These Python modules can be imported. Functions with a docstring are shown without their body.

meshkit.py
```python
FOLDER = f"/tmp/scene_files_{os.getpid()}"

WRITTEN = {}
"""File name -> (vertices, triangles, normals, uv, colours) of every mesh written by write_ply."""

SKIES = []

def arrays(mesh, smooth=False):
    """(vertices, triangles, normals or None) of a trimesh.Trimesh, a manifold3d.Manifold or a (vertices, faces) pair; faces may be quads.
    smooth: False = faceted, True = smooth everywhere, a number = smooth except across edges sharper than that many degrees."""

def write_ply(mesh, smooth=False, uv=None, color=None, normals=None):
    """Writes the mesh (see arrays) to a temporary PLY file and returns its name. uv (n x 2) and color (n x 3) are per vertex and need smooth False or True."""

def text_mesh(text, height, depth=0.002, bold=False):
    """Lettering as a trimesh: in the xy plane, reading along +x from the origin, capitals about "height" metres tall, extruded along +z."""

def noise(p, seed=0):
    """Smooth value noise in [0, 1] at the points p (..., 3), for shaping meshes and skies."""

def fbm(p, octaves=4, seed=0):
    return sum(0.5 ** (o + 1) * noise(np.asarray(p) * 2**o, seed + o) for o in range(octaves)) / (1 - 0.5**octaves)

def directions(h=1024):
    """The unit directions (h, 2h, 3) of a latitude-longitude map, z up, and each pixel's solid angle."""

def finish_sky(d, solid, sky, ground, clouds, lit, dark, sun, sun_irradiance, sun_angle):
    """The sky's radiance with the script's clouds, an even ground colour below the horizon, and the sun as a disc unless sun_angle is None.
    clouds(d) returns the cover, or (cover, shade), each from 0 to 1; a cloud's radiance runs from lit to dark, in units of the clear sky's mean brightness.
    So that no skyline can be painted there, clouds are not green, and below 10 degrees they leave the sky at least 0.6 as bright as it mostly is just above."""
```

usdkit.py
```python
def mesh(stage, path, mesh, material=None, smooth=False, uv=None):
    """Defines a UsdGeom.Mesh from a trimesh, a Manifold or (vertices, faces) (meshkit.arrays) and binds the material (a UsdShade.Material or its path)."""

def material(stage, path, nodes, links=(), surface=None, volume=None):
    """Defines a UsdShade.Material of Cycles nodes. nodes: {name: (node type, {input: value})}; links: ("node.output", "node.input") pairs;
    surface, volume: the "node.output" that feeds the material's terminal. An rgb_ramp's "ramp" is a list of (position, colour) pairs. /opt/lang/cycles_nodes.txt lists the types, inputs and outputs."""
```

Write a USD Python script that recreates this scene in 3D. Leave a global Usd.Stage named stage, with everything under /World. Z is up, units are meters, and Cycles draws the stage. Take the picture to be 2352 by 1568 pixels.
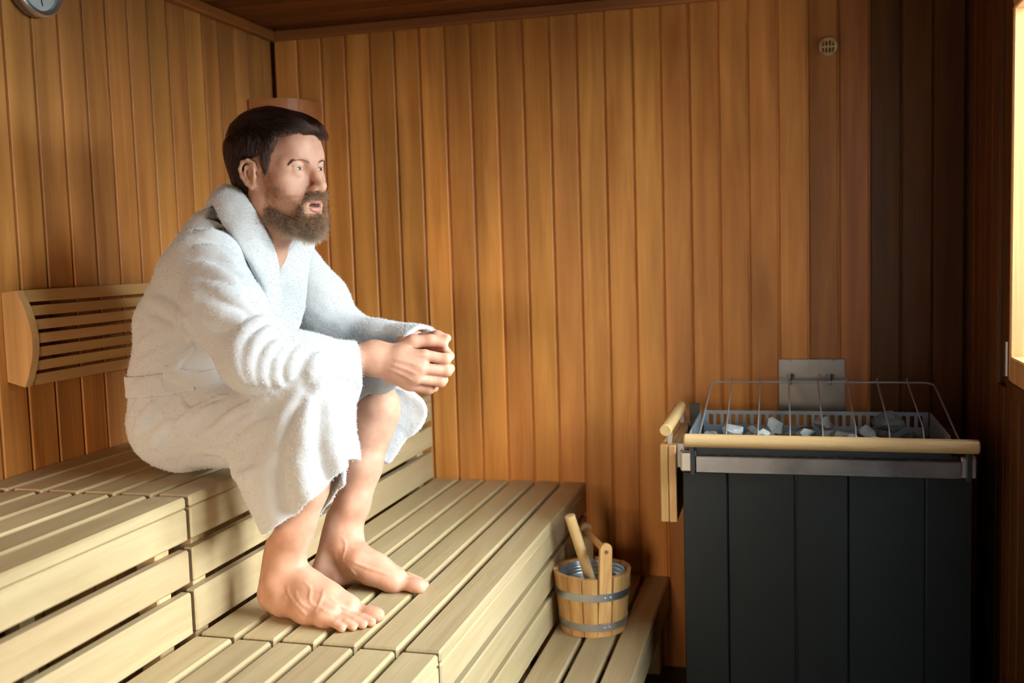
import math, random, zlib
import numpy as np, trimesh, manifold3d as m3, usdkit
from pxr import Usd, UsdGeom, UsdLux, UsdShade, Gf, Sdf, Vt
from scipy.spatial import cKDTree
from shapely.geometry import Polygon, Point, box as sbox
from shapely import affinity

stage = Usd.Stage.CreateInMemory()
UsdGeom.SetStageUpAxis(stage, UsdGeom.Tokens.z)
UsdGeom.SetStageMetersPerUnit(stage, 1.0)
stage.SetDefaultPrim(UsdGeom.Xform.Define(stage, '/World').GetPrim())
Z0 = 0.59            # heights below are counted from the lower bench's seat; the floor lies 0.59 m under it
A = np.array

# ------------------------------------------------------------------ camera, daylight, exposure
CAM = A([1.6708, -3.1739, 0.7382])
yaw, pitch, roll = 0.26429, -0.09072, 0.00677
def rotm(ax, a):
    c, s = math.cos(a), math.sin(a)
    return {'x': A([[1, 0, 0], [0, c, -s], [0, s, c]]), 'y': A([[c, 0, s], [0, 1, 0], [-s, 0, c]]), 'z': A([[c, -s, 0], [s, c, 0], [0, 0, 1]])}[ax]
RC = rotm('y', roll) @ rotm('x', pitch) @ rotm('z', yaw)
cam = UsdGeom.Camera.Define(stage, '/World/camera')
cam.CreateFocalLengthAttr(35.885)
cam.CreateHorizontalApertureAttr(36.0)
cam.CreateVerticalApertureAttr(24.0)
cam.CreateClippingRangeAttr(Gf.Vec2f(0.05, 100))
cam.CreateFStopAttr(2.8)
cam.CreateFocusDistanceAttr(2.2)
cam.CreateExposureAttr(0.66)
mat4 = np.eye(4); mat4[0, :3] = RC[:, 0]; mat4[1, :3] = RC[:, 2]; mat4[2, :3] = -RC[:, 1]; mat4[3, :3] = CAM + [0, 0, Z0]
UsdGeom.Xformable(cam).AddTransformOp().Set(Gf.Matrix4d(*mat4.ravel().tolist()))

# overcast sky: daylight through the window on the right
dome = UsdLux.DomeLight.Define(stage, '/World/sky')
dome.CreateColorAttr(Gf.Vec3f(0.75, 0.88, 1.0)); dome.CreateIntensityAttr(0.35)
day = UsdLux.RectLight.Define(stage, '/World/daylight')      # the bright part of the sky in front of the window
day.CreateWidthAttr(9.0); day.CreateHeightAttr(4.1); day.CreateIntensityAttr(30.0)
day.CreateColorAttr(Gf.Vec3f(0.90, 0.96, 1.0)); day.CreateNormalizeAttr(False)
def aim(prim, pos, target):
    f = A(target, float) - A(pos, float); f /= np.linalg.norm(f)
    r = np.cross(f, [0, 0, 1]); r /= np.linalg.norm(r); u = np.cross(r, f)
    m = np.eye(4); m[0, :3] = r; m[1, :3] = u; m[2, :3] = -f; m[3, :3] = A(pos) + [0, 0, Z0]
    UsdGeom.Xformable(prim).AddTransformOp().Set(Gf.Matrix4d(*m.ravel().tolist()))
aim(day, (4.4, -4.0, 2.95), (2.0, -4.0, 2.95))
room = UsdLux.RectLight.Define(stage, '/World/anteroom_light')      # warm fill lamp added behind the front wall to lift the shaded sides
room.CreateWidthAttr(1.8); room.CreateHeightAttr(1.0); room.CreateIntensityAttr(44.0)
room.CreateColorAttr(Gf.Vec3f(1.0, 0.69, 0.46)); room.CreateNormalizeAttr(False)
aim(room, (1.75, -6.0, 0.80), (0.55, -1.0, 0.40))

# ------------------------------------------------------------------ helpers
used = {}
def numbered(parent, name):
    k = used.get((parent, name), 0); used[(parent, name)] = k + 1
    return name if k == 0 else f'{name}_{k:03d}'
BASE = {}
def tag(prim, label=None, category=None, group=None, kind=None):
    for k, v in (('label', label), ('category', category), ('group', group), ('kind', kind)):
        if v: prim.SetCustomDataByKey(k, v)
    return prim
def thing(name, label=None, category=None, loc=(0, 0, 0), group=None, kind=None):
    path = '/World/' + numbered('/World', name)
    x = UsdGeom.Xform.Define(stage, path)
    x.AddTranslateOp().Set(Gf.Vec3d(float(loc[0]), float(loc[1]), float(loc[2]) + Z0))
    BASE[path] = A(loc, float)
    tag(x.GetPrim(), label, category, group, kind)
    return path
def obj(name, mesh, material, parent=None, label=None, category=None, group=None, kind=None, smooth=False):
    up = parent or '/World'
    path = up + '/' + numbered(up, name)
    if parent:
        b = BASE[parent]
    else:
        v = usdkit.meshkit.arrays(mesh)[0]; b = A([*(v.min(0) + v.max(0))[:2] / 2, v[:, 2].min()])
    v, f, n = usdkit.meshkit.arrays(mesh, smooth)
    m = usdkit.mesh(stage, path, (v - b, f), material)
    if n is not None:
        m.CreateNormalsAttr(Vt.Vec3fArray.FromNumpy(n.astype(np.float32))); m.SetNormalsInterpolation('vertex')
    if not parent:
        m.AddTranslateOp().Set(Gf.Vec3d(*map(float, b + [0, 0, Z0])))
    BASE[path] = b
    tag(m.GetPrim(), label, category, group, kind)
    return path
def curves(name, strands, width, material, parent, tip=0.3, label=None):
    path = parent + '/' + numbered(parent, name)
    c = UsdGeom.BasisCurves.Define(stage, path)
    c.CreateTypeAttr('cubic'); c.CreateBasisAttr('catmullRom'); c.CreateWrapAttr('pinned')
    n = [len(s) for s in strands]
    pts = np.concatenate(strands) - BASE[parent]
    c.CreatePointsAttr(Vt.Vec3fArray.FromNumpy(pts.astype(np.float32)))
    c.CreateCurveVertexCountsAttr(Vt.IntArray(n))
    w = np.concatenate([width * np.interp(np.linspace(0, 1, k), [0, 0.5, 1], [1, 0.9, tip]) for k in n])
    c.CreateWidthsAttr(Vt.FloatArray.FromNumpy(w.astype(np.float32))); c.SetWidthsInterpolation('vertex')
    UsdShade.MaterialBindingAPI.Apply(c.GetPrim()).Bind(material)
    tag(c.GetPrim(), label)
    return path
def cat(*ms):
    ms = [x for m in ms for x in (m if isinstance(m, list) else [m])]
    return trimesh.util.concatenate([trimesh.Trimesh(*usdkit.meshkit.arrays(m)[:2], process=False) for m in ms])
def cbox(lo, hi, c=0.003):
    """Box with chamfered edges."""
    lo, hi = A(lo, float), A(hi, float); mid, h = (lo + hi) / 2, (hi - lo) / 2
    c = min(c, h.min() * 0.8); p = []
    for s in np.ndindex(2, 2, 2):
        s = A(s) * 2 - 1
        for k in range(3):
            q = h - c; q[k] = h[k]; p.append(mid + s * q)
    return trimesh.convex.convex_hull(A(p))
def prism(poly, axis, a, b):
    """Polygon (u, v) extruded along an axis from a to b; (u, v) are the two other axes in order."""
    m = trimesh.creation.extrude_polygon(Polygon(poly) if not hasattr(poly, 'exterior') else poly, b - a, engine='earcut')
    v = m.vertices.copy(); w = np.zeros_like(v); o = [k for k in range(3) if k != axis]
    w[:, o[0]], w[:, o[1]], w[:, axis] = v[:, 0], v[:, 1], v[:, 2] + a
    t = trimesh.Trimesh(w, m.faces, process=False)
    if axis == 1: t.invert()
    return t
def frames(p):
    t = np.gradient(p, axis=0); t /= np.linalg.norm(t, axis=1, keepdims=True)
    n = np.cross(t[0], [0, 0, 1.0] if abs(t[0, 2]) < 0.9 else [1.0, 0, 0]); n /= np.linalg.norm(n); N = []
    for k in range(len(p)):
        n = n - t[k] * (n @ t[k]); n /= np.linalg.norm(n); N.append(n)
    N = A(N); return t, N, np.cross(t, N)
def tube(p, r, sides=10):
    p = A(p, float); r = np.broadcast_to(r, (len(p),)); t, N, B = frames(p)
    a = np.arange(sides) * 2 * np.pi / sides
    v = p[:, None] + r[:, None, None] * (np.cos(a)[None, :, None] * N[:, None] + np.sin(a)[None, :, None] * B[:, None])
    i, j = np.meshgrid(np.arange(len(p) - 1), np.arange(sides), indexing='ij')
    q = np.stack([i * sides + j, i * sides + (j + 1) % sides, (i + 1) * sides + (j + 1) % sides, (i + 1) * sides + j], -1).reshape(-1, 4)
    f = np.vstack([q[:, [0, 1, 2]], q[:, [0, 2, 3]]]); n = len(p) * sides
    v = np.vstack([v.reshape(-1, 3), p[:1], p[-1:]])
    c0 = [[n, (j + 1) % sides, j] for j in range(sides)]; c1 = [[n + 1, n - sides + j, n - sides + (j + 1) % sides] for j in range(sides)]
    return trimesh.Trimesh(v, np.vstack([f, c0, c1]), process=False)
def rod(a, b, r, sides=16, bev=0.15):
    """Round bar with rounded-off ends."""
    a, b = A(a, float), A(b, float); L = np.linalg.norm(b - a); d = (b - a) / L; e = r * bev
    p = [a, a + d * e * .4, a + d * e, a + d * L * .5, b - d * e, b - d * e * .4, b]
    return tube(p, [r - e, r - e * .35, r, r, r, r - e * .35, r - e], sides)
def lathe(prof, center, sides=48):
    """Closed profile of (radius, z) turned about the vertical axis through center."""
    prof = A(prof, float); n = len(prof); a = np.arange(sides) * 2 * np.pi / sides
    v = np.stack([prof[None, :, 0] * np.cos(a)[:, None], prof[None, :, 0] * np.sin(a)[:, None], np.broadcast_to(prof[None, :, 1], (sides, n))], -1).reshape(-1, 3) + A(center)
    i, j = np.meshgrid(np.arange(sides), np.arange(n), indexing='ij'); i2, j2 = (i + 1) % sides, (j + 1) % n
    q = np.stack([i * n + j, i2 * n + j, i2 * n + j2, i * n + j2], -1).reshape(-1, 4)
    m = trimesh.Trimesh(v, np.vstack([q[:, [0, 1, 2]], q[:, [0, 2, 3]]]), process=False)
    if m.volume < 0: m.invert()
    return m
def hull(points): return trimesh.convex.convex_hull(A(points))

# ------------------------------------------------------------------ materials
LOOKS = '/World/Looks/'
UsdGeom.Scope.Define(stage, '/World/Looks')
def mat(name, nodes, links, surface='p.BSDF'):
    return usdkit.material(stage, LOOKS + name, nodes, links, surface=surface)
def wood(name, dark, light, axis, rough=0.45, vary=0.25, scale=1.0, tone=None, spec=0.5, streak=0.5):
    """Sawn timber with grain along an axis; each piece its own cut and tone."""
    s = [26.0 * scale] * 3; s[axis] = 1.6 * scale
    s2 = [7.0 * scale] * 3; s2[axis] = 0.8 * scale
    s3 = [130.0 * scale] * 3; s3[axis] = 4.0 * scale
    mid = [(a + b) / 2 for a, b in zip(dark, light)]
    nodes = {
        'g': ('geometry', {}), 'o': ('object_info', {}),
        'k': ('math', {'math_type': 'multiply', 'value2': 37.0}),
        'c': ('combine_xyz', {}), 'a': ('vector_math', {'math_type': 'add'}),
        'm': ('mapping', {'scale': s}), 'm2': ('mapping', {'scale': s2}), 'm3': ('mapping', {'scale': s3}),
        'n': ('noise_texture', {'scale': 1.0, 'detail': 4.0, 'roughness': 0.6, 'distortion': 0.6}),
        'n2': ('noise_texture', {'scale': 1.0, 'detail': 2.0, 'distortion': 0.8}),
        'n3': ('noise_texture', {'scale': 1.0, 'detail': 2.0}),
        'r': ('rgb_ramp', {'ramp': [(0.25, dark), (0.5, mid), (0.75, light)]}),
        'r2': ('map_range', {'from_min': 0.3, 'from_max': 0.7, 'to_min': 1 - streak * 0.5, 'to_max': 1 + streak * 0.3}),
        'w': ('white_noise_texture', {'dimensions': '1D'}),
        'v': ('map_range', {'from_min': 0.0, 'from_max': 1.0, 'to_min': 1 - vary, 'to_max': 1 + vary}),
        'v2': ('math', {'math_type': 'multiply'}),
        'h': ('hsv', {'hue': 0.5, 'saturation': 1.0}),
        'hu': ('map_range', {'from_min': 0.0, 'from_max': 1.0, 'to_min': 0.5 - 0.004, 'to_max': 0.5 + 0.004}),
        'b': ('bump', {'strength': 0.12, 'distance': 0.004}),
        'ro': ('map_range', {'from_min': 0.2, 'from_max': 0.8, 'to_min': rough - 0.08, 'to_max': rough + 0.1}),
        'p': ('principled_bsdf', {'specular_ior_level': spec}),
    }
    links = [('o.random', 'k.value1'), ('k.value', 'c.x'), ('k.value', 'c.y'), ('k.value', 'c.z'), ('g.position', 'a.vector1'), ('c.vector', 'a.vector2'),
             ('a.vector', 'm.vector'), ('a.vector', 'm2.vector'), ('a.vector', 'm3.vector'), ('m.vector', 'n.vector'), ('m2.vector', 'n2.vector'), ('m3.vector', 'n3.vector'),
             ('n.fac', 'r.fac'), ('n2.fac', 'r2.value'), ('k.value', 'w.w'), ('w.value', 'v.value'), ('v.result', 'v2.value1'), ('r2.result', 'v2.value2'),
             ('o.random', 'hu.value'), ('hu.result', 'h.hue'), ('v2.value', 'h.value'), ('r.color', 'h.color'), ('h.color', 'p.base_color'), ('n3.fac', 'b.height'), ('b.normal', 'p.normal'),
             ('n.fac', 'ro.value'), ('ro.result', 'p.roughness')]
    return mat(name, nodes, links)
def plain(name, color, rough=0.5, metal=0.0, **kw):
    return mat(name, {'p': ('principled_bsdf', {'base_color': color, 'roughness': rough, 'metallic': metal, **kw})}, [])
def brushed(name, color, rough=0.3, axis=0, metal=1.0):
    s = [420.0] * 3; s[axis] = 6.0
    return mat(name, {'g': ('geometry', {}), 'm': ('mapping', {'scale': s}), 'n': ('noise_texture', {'scale': 1.0, 'detail': 2.0}),
                      'q': ('noise_texture', {'scale': 9.0, 'detail': 3.0}),
                      'r': ('map_range', {'from_min': 0.2, 'from_max': 0.8, 'to_min': rough - 0.07, 'to_max': rough + 0.1}), 'b': ('bump', {'strength': 0.05, 'distance': 0.002}),
                      'p': ('principled_bsdf', {'base_color': color, 'metallic': metal})},
               [('g.position', 'm.vector'), ('m.vector', 'n.vector'), ('g.position', 'q.vector'), ('q.fac', 'r.value'), ('r.result', 'p.roughness'), ('n.fac', 'b.height'), ('b.normal', 'p.normal')])

CED_D, CED_L = (0.47, 0.160, 0.030), (0.72, 0.310, 0.074)
W_WALL = wood('cedar_upright', CED_D, CED_L, 2, rough=0.42, vary=0.13, spec=0.3)
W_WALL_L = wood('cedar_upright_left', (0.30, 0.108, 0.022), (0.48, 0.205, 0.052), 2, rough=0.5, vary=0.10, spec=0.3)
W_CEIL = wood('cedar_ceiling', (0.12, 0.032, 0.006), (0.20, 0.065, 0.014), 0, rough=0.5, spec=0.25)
W_MID = wood('cedar_upright_half_shade', (0.24, 0.075, 0.017), (0.42, 0.16, 0.037), 2, rough=0.42, vary=0.16, spec=0.3)  # upright cedar with half shade put into its colour
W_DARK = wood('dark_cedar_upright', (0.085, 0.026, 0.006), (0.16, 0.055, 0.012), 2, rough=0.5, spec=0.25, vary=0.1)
W_TRIM_X = wood('cedar_trim_across', (0.26, 0.085, 0.018), (0.40, 0.15, 0.038), 0, rough=0.45, vary=0.08)
W_TRIM_Y = wood('cedar_trim_along', (0.26, 0.085, 0.018), (0.40, 0.15, 0.038), 1, rough=0.45, vary=0.08)
W_BENCH = wood('pale_bench_timber', (0.335, 0.240, 0.121), (0.44, 0.335, 0.190), 1, rough=0.5, vary=0.07, streak=0.22)
W_BENCH_X = wood('pale_bench_bearer', (0.50, 0.32, 0.14), (0.66, 0.46, 0.24), 0, rough=0.55, vary=0.1, streak=0.25)
W_BENCH_Z = wood('pale_bench_upright', (0.50, 0.32, 0.14), (0.66, 0.46, 0.24), 2, rough=0.55, vary=0.1, streak=0.25)
W_REST = wood('backrest_timber', (0.40, 0.22, 0.075), (0.56, 0.34, 0.14), 1, rough=0.5, vary=0.08, streak=0.25)
W_REST_Z = wood('backrest_upright', (0.40, 0.22, 0.075), (0.56, 0.34, 0.14), 2, rough=0.5, vary=0.05, streak=0.25)
W_RAIL = wood('rail_timber', (0.55, 0.34, 0.14), (0.70, 0.48, 0.23), 0, rough=0.4, vary=0.05, streak=0.2)
W_RAIL_Y = wood('rail_timber_side', (0.55, 0.34, 0.14), (0.70, 0.48, 0.23), 1, rough=0.4, vary=0.05, streak=0.2)
W_PANEL = wood('guard_panel_timber', (0.50, 0.28, 0.095), (0.66, 0.41, 0.17), 2, rough=0.45, vary=0.12, streak=0.25)
W_STAVE = wood('bucket_stave', (0.40, 0.20, 0.062), (0.66, 0.41, 0.165), 2, rough=0.5, vary=0.12, scale=1.8, streak=0.5)
W_LADLE = wood('ladle_timber', (0.52, 0.33, 0.14), (0.70, 0.49, 0.25), 2, rough=0.5, vary=0.05, scale=1.5, streak=0.25)
STEEL = brushed('brushed_steel', (0.36, 0.34, 0.33), 0.30, 0)
STEEL_D = brushed('dull_bracket_steel', (0.42, 0.42, 0.42), 0.45, 0)
ZINC = brushed('galvanised_hoop', (0.62, 0.66, 0.70), 0.36, 0)
WIRE = plain('wire_steel', (0.40, 0.405, 0.41), 0.4, 0.6)
BASKET = plain('basket_steel', (0.30, 0.36, 0.40), 0.5, 0.55)
BLACK = plain('heater_black_paint', (0.011, 0.016, 0.018), 0.42, specular_ior_level=0.35)
DARK = plain('dark_bracket', (0.03, 0.035, 0.037), 0.45, 0.3)
FLOORM = mat('floor_tile', {'g': ('geometry', {}), 'n': ('noise_texture', {'scale': 40.0, 'detail': 4.0}), 'r': ('rgb_ramp', {'ramp': [(0.3, (0.035, 0.033, 0.03)), (0.7, (0.06, 0.056, 0.05))]}), 'p': ('principled_bsdf', {'roughness': 0.55})},
             [('g.position', 'n.vector'), ('n.fac', 'r.fac'), ('r.color', 'p.base_color')])
GLASS = mat('window_glass', {'t': ('transparent_bsdf', {'color': (0.94, 0.97, 0.96)}), 'g': ('glossy_bsdf', {'roughness': 0.02, 'color': (1, 1, 1)}), 'f': ('fresnel', {'IOR': 1.45}), 'm': ('mix_closure', {})},
            [('f.fac', 'm.fac'), ('t.BSDF', 'm.closure1'), ('g.BSDF', 'm.closure2')], surface='m.closure')

# ------------------------------------------------------------------ the room
XR, YF, ZF, ZC = 2.166, -3.75, -0.59, 1.50
def board_uv(u0, u1, t=0.018):
    """Cross-section of a tongue-and-groove board: u across the wall, v out of the wall (0 = face, negative = into the wall)."""
    return [(u0, -t), (u1, -t), (u1, -0.008), (u1 - 0.0045, -0.007), (u1 - 0.0055, -0.002), (u1 - 0.0075, 0), (u0 + 0.0045, 0), (u0 + 0.0025, -0.0012), (u0, -0.008)]
wb = thing('wall_back', kind='structure')
x = 0.612 - 0.0861 * 8
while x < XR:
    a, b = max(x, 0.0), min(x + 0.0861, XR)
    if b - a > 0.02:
        obj('board', prism([(u, -v) for u, v in board_uv(a, b)], 2, ZF, ZC), W_WALL if a < 1.70 else W_MID if a < 1.87 else W_DARK, wb)  # boards towards the right end darkened in colour to imitate shade
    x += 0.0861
obj('backing', cbox((-0.1, 0.0185, ZF), (XR + 0.1, 0.05, ZC + .05)), W_CEIL, wb)
wl = thing('wall_left', kind='structure')
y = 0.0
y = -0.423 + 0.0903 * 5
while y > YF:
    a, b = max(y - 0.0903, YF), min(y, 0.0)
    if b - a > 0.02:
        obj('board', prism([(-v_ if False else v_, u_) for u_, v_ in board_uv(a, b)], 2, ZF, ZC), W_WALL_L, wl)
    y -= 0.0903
obj('backing', cbox((-0.05, YF - .05, ZF), (-0.0185, 0.05, ZC + .05)), W_CEIL, wl)
# right wall: boards round the window
WY0, WY1, WZ0, WZ1 = -0.62, -1.00, 0.455, 1.25
DY0, DY1, DZ1 = -1.15, -1.88, 1.25                        # glazed door nearer the camera
wr = thing('wall_right', kind='structure')
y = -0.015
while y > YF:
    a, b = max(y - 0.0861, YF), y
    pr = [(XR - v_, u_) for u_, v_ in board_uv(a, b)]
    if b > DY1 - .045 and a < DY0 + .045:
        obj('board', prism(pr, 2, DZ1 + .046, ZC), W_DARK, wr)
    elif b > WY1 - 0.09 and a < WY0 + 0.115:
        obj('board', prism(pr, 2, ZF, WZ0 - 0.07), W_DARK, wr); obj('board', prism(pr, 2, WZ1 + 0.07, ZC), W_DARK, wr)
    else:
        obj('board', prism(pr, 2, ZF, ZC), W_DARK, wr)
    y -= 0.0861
xb = XR + 0.0185
obj('backing', cat(cbox((xb, YF, ZF), (xb + .05, DY1 - 0.03, ZC)), cbox((xb, DY0 + .03, ZF), (xb + .05, WY1 - 0.03, ZC)), cbox((xb, DY1 - .03, DZ1 + .02), (xb + .05, DY0 + .03, ZC)),
                   cbox((xb, WY0 + 0.03, ZF), (xb + .05, 0.05, ZC)), cbox((xb, WY1 - .03, ZF), (xb + .05, WY0 + .03, WZ0 - .03)), cbox((xb, WY1 - .03, WZ1 + .03), (xb + .05, WY0 + .03, ZC))), W_CEIL, wr)
dr = thing('door_1', kind='structure', loc=(XR, (DY0 + DY1) / 2, ZF))
obj('frame', cat(cbox((XR - .004, DY0, ZF), (XR + .05, DY0 + .045, DZ1 + .045)), cbox((XR - .004, DY1 - .045, ZF), (XR + .05, DY1, DZ1 + .045)), cbox((XR - .004, DY1, DZ1), (XR + .05, DY0, DZ1 + .045))), W_DARK, dr)
obj('glass_leaf', cbox((XR + .022, DY1 + .004, ZF + .01), (XR + .030, DY0 - .004, DZ1 - .004), .0005), GLASS, dr)
wf = thing('wall_front', kind='structure')
GX, GZ = 1.32, 0.75                                       # glazed opening added at the left of the front wall to shape the fill
obj('board_panel', cat([prism([(u_, YF + v_) for u_, v_ in board_uv(k * 0.0861, min((k + 1) * 0.0861, XR))], 2, ZF if k * .0861 > GX - .02 else GZ, ZC) for k in range(26)]), W_DARK, wf)
obj('backing', cat(cbox((GX, YF - .06, ZF), (XR + .1, YF - .0185, ZC)), cbox((-.1, YF - .06, GZ), (GX, YF - .0185, ZC))), W_CEIL, wf)
obj('glazing', cbox((0.0, YF - .012, ZF), (GX - .005, YF - .004, GZ - .005), .001), GLASS, wf)
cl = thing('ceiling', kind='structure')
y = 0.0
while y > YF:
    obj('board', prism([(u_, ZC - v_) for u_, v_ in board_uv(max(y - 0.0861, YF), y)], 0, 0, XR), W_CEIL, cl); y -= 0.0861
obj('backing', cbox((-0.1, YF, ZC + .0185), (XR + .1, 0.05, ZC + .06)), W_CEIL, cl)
obj('floor', cbox((-0.1, YF - .05, ZF - 0.05), (XR + .1, 0.05, ZF)), FLOORM, kind='structure')
obj('trim_1', cbox((0.0005, YF, 1.468), (0.028, -0.0005, ZC - .0005), .004), W_TRIM_Y, kind='structure')
obj('trim_2', cbox((0.0285, -0.028, 1.468), (XR - .0005, -0.0005, ZC - .0005), .004), W_TRIM_X, kind='structure')

# window
wn = thing('window_1', kind='structure', loc=(XR, (WY0 + WY1) / 2, WZ0))
def bar_y(z0, z1, x0, x1, y0=WY1 - .02, y1=WY0 + .02, c=.003): return cbox((x0, y0, z0), (x1, y1, z1), c)
obj('casing', cat(cbox((XR - .002, WY0 + .018, WZ0 - .045), (XR + .0185, WY0 + .10, WZ1 + .07)), cbox((XR - .002, WY1 - .10, WZ0 - .045), (XR + .0185, WY1 - .018, WZ1 + .07)),
                  bar_y(WZ1 + .018, WZ1 + .08, XR - .002, XR + .0185), bar_y(WZ0 - .085, WZ0 - .048, XR - .004, XR + .0185, WY1 - .12, WY0 + .04)), W_DARK, wn)
fr = obj('frame', cat(cbox((XR - .004, WY0 - .0, WZ0 - .045), (XR + .035, WY0 + .0175, WZ1 + .03)), cbox((XR - .004, WY1 - .0175, WZ0 - .045), (XR + .035, WY1, WZ1 + .03)),
                  bar_y(WZ1, WZ1 + .0175, XR - .004, XR + .035), bar_y(WZ0 - .047, WZ0 + .012, XR - .004, XR + .035, WY1, WY0)), wood('window_frame_timber', (0.55, 0.27, 0.09), (0.72, 0.42, 0.17), 2, vary=0.05), wn)
obj('pane', cbox((XR + .026, WY1 - .005, WZ0 + .005), (XR + .030, WY0 + .005, WZ1 + .005), .0005), GLASS, wn)
obj('hinge', tube([(XR - .006, WY0 + .022, WZ0 + .045), (XR - .006, WY0 + .022, WZ0 - .035)], .005, 8), STEEL, wn, label='slim steel hinge')

# ------------------------------------------------------------------ benches
XU, XL, XS, YS, ZU, ZST = 0.522, 1.037, 1.300, -1.428, 0.28, -0.295
def bench(name, label, x0, x1, y0, y1, ztop, zbot, n, rows, group=None, cat_='bench'):
    """Slatted bench between y0 and y1: n seat planks along y, a fascia board under the front plank, boards below it down the front."""
    t = thing(name, label, cat_, (x0, y0, zbot), group)
    pit = (x1 - x0) / n; th = 0.024
    for k in range(n):
        a = x0 + k * pit + (0.0125 if k else 0.004); b = x0 + (k + 1) * pit
        obj('plank', cbox((a, y0, ztop - th), (b, y1, ztop), 0.0045), W_BENCH, t)
    for k, (za, zb) in enumerate(rows):
        obj('front_board', cbox((x1 - 0.024, y0, ztop - zb), (x1, y1, ztop - za), 0.0035), W_BENCH, t)
    if y0 < -2.5:
        obj('end_panel', cbox((x0 + .002, y0 + .001, zbot + .001), (x1 - .026, y0 + .016, ztop - th - .0005)), W_BENCH_X, t)  # unseen panel added to keep light out from under the seat
    low = min(ztop - rows[-1][1], ztop - 0.1)
    for yy in [y1 - 0.075, y0 + 0.035] + ([(y0 + y1) / 2] if y1 - y0 > 1 else []):
        obj('bearer', cbox((x0 + 0.006, yy, ztop - th - 0.06), (x1 - 0.0245, yy + 0.045, ztop - th - .0005)), W_BENCH_X, t)
        obj('support_post', cbox((x1 - 0.070, yy, zbot), (x1 - 0.0245, yy + 0.045, ztop - th - 0.0605)), W_BENCH_Z, t)
        obj('support_post', cbox((x0 + 0.02, yy, zbot), (x0 + 0.065, yy + 0.045, ztop - th - 0.0605)), W_BENCH_Z, t)
    return t
UR = [(0.0245, 0.088), (0.106, 0.174), (0.192, 0.2785)]
LR = [(0.0245, 0.092), (0.110, 0.186), (0.204, 0.2925)]
SR = [(0.0245, 0.095)]
G = 'pale slatted sauna benches'
bench('sauna_bench', 'upper slatted sauna bench the man sits on, reaching to the back wall', 0.001, XU, YS + .006, -0.001, ZU, ZF, 6, UR, G)
bench('sauna_bench', 'upper slatted sauna bench section at the left edge, empty, under the backrest', 0.001, XU, -3.0, YS - .007, ZU, ZF, 6, UR, G)
bench('sauna_bench', 'lower slatted bench under the man\'s bare feet, beside the bucket', XU, XL, YS + .006, -0.001, 0.0, ZF, 6, LR, G)
bench('sauna_bench', 'lower slatted bench section in the bottom left foreground, nearest the camera', XU, XL, -3.0, YS - .007, 0.0, ZF, 6, LR, G)
bench('step_bench', 'low three plank wooden step that the bucket stands on', XL + .001, XS, -3.0, -0.001, ZST, ZF, 3, SR, None, 'step')

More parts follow.
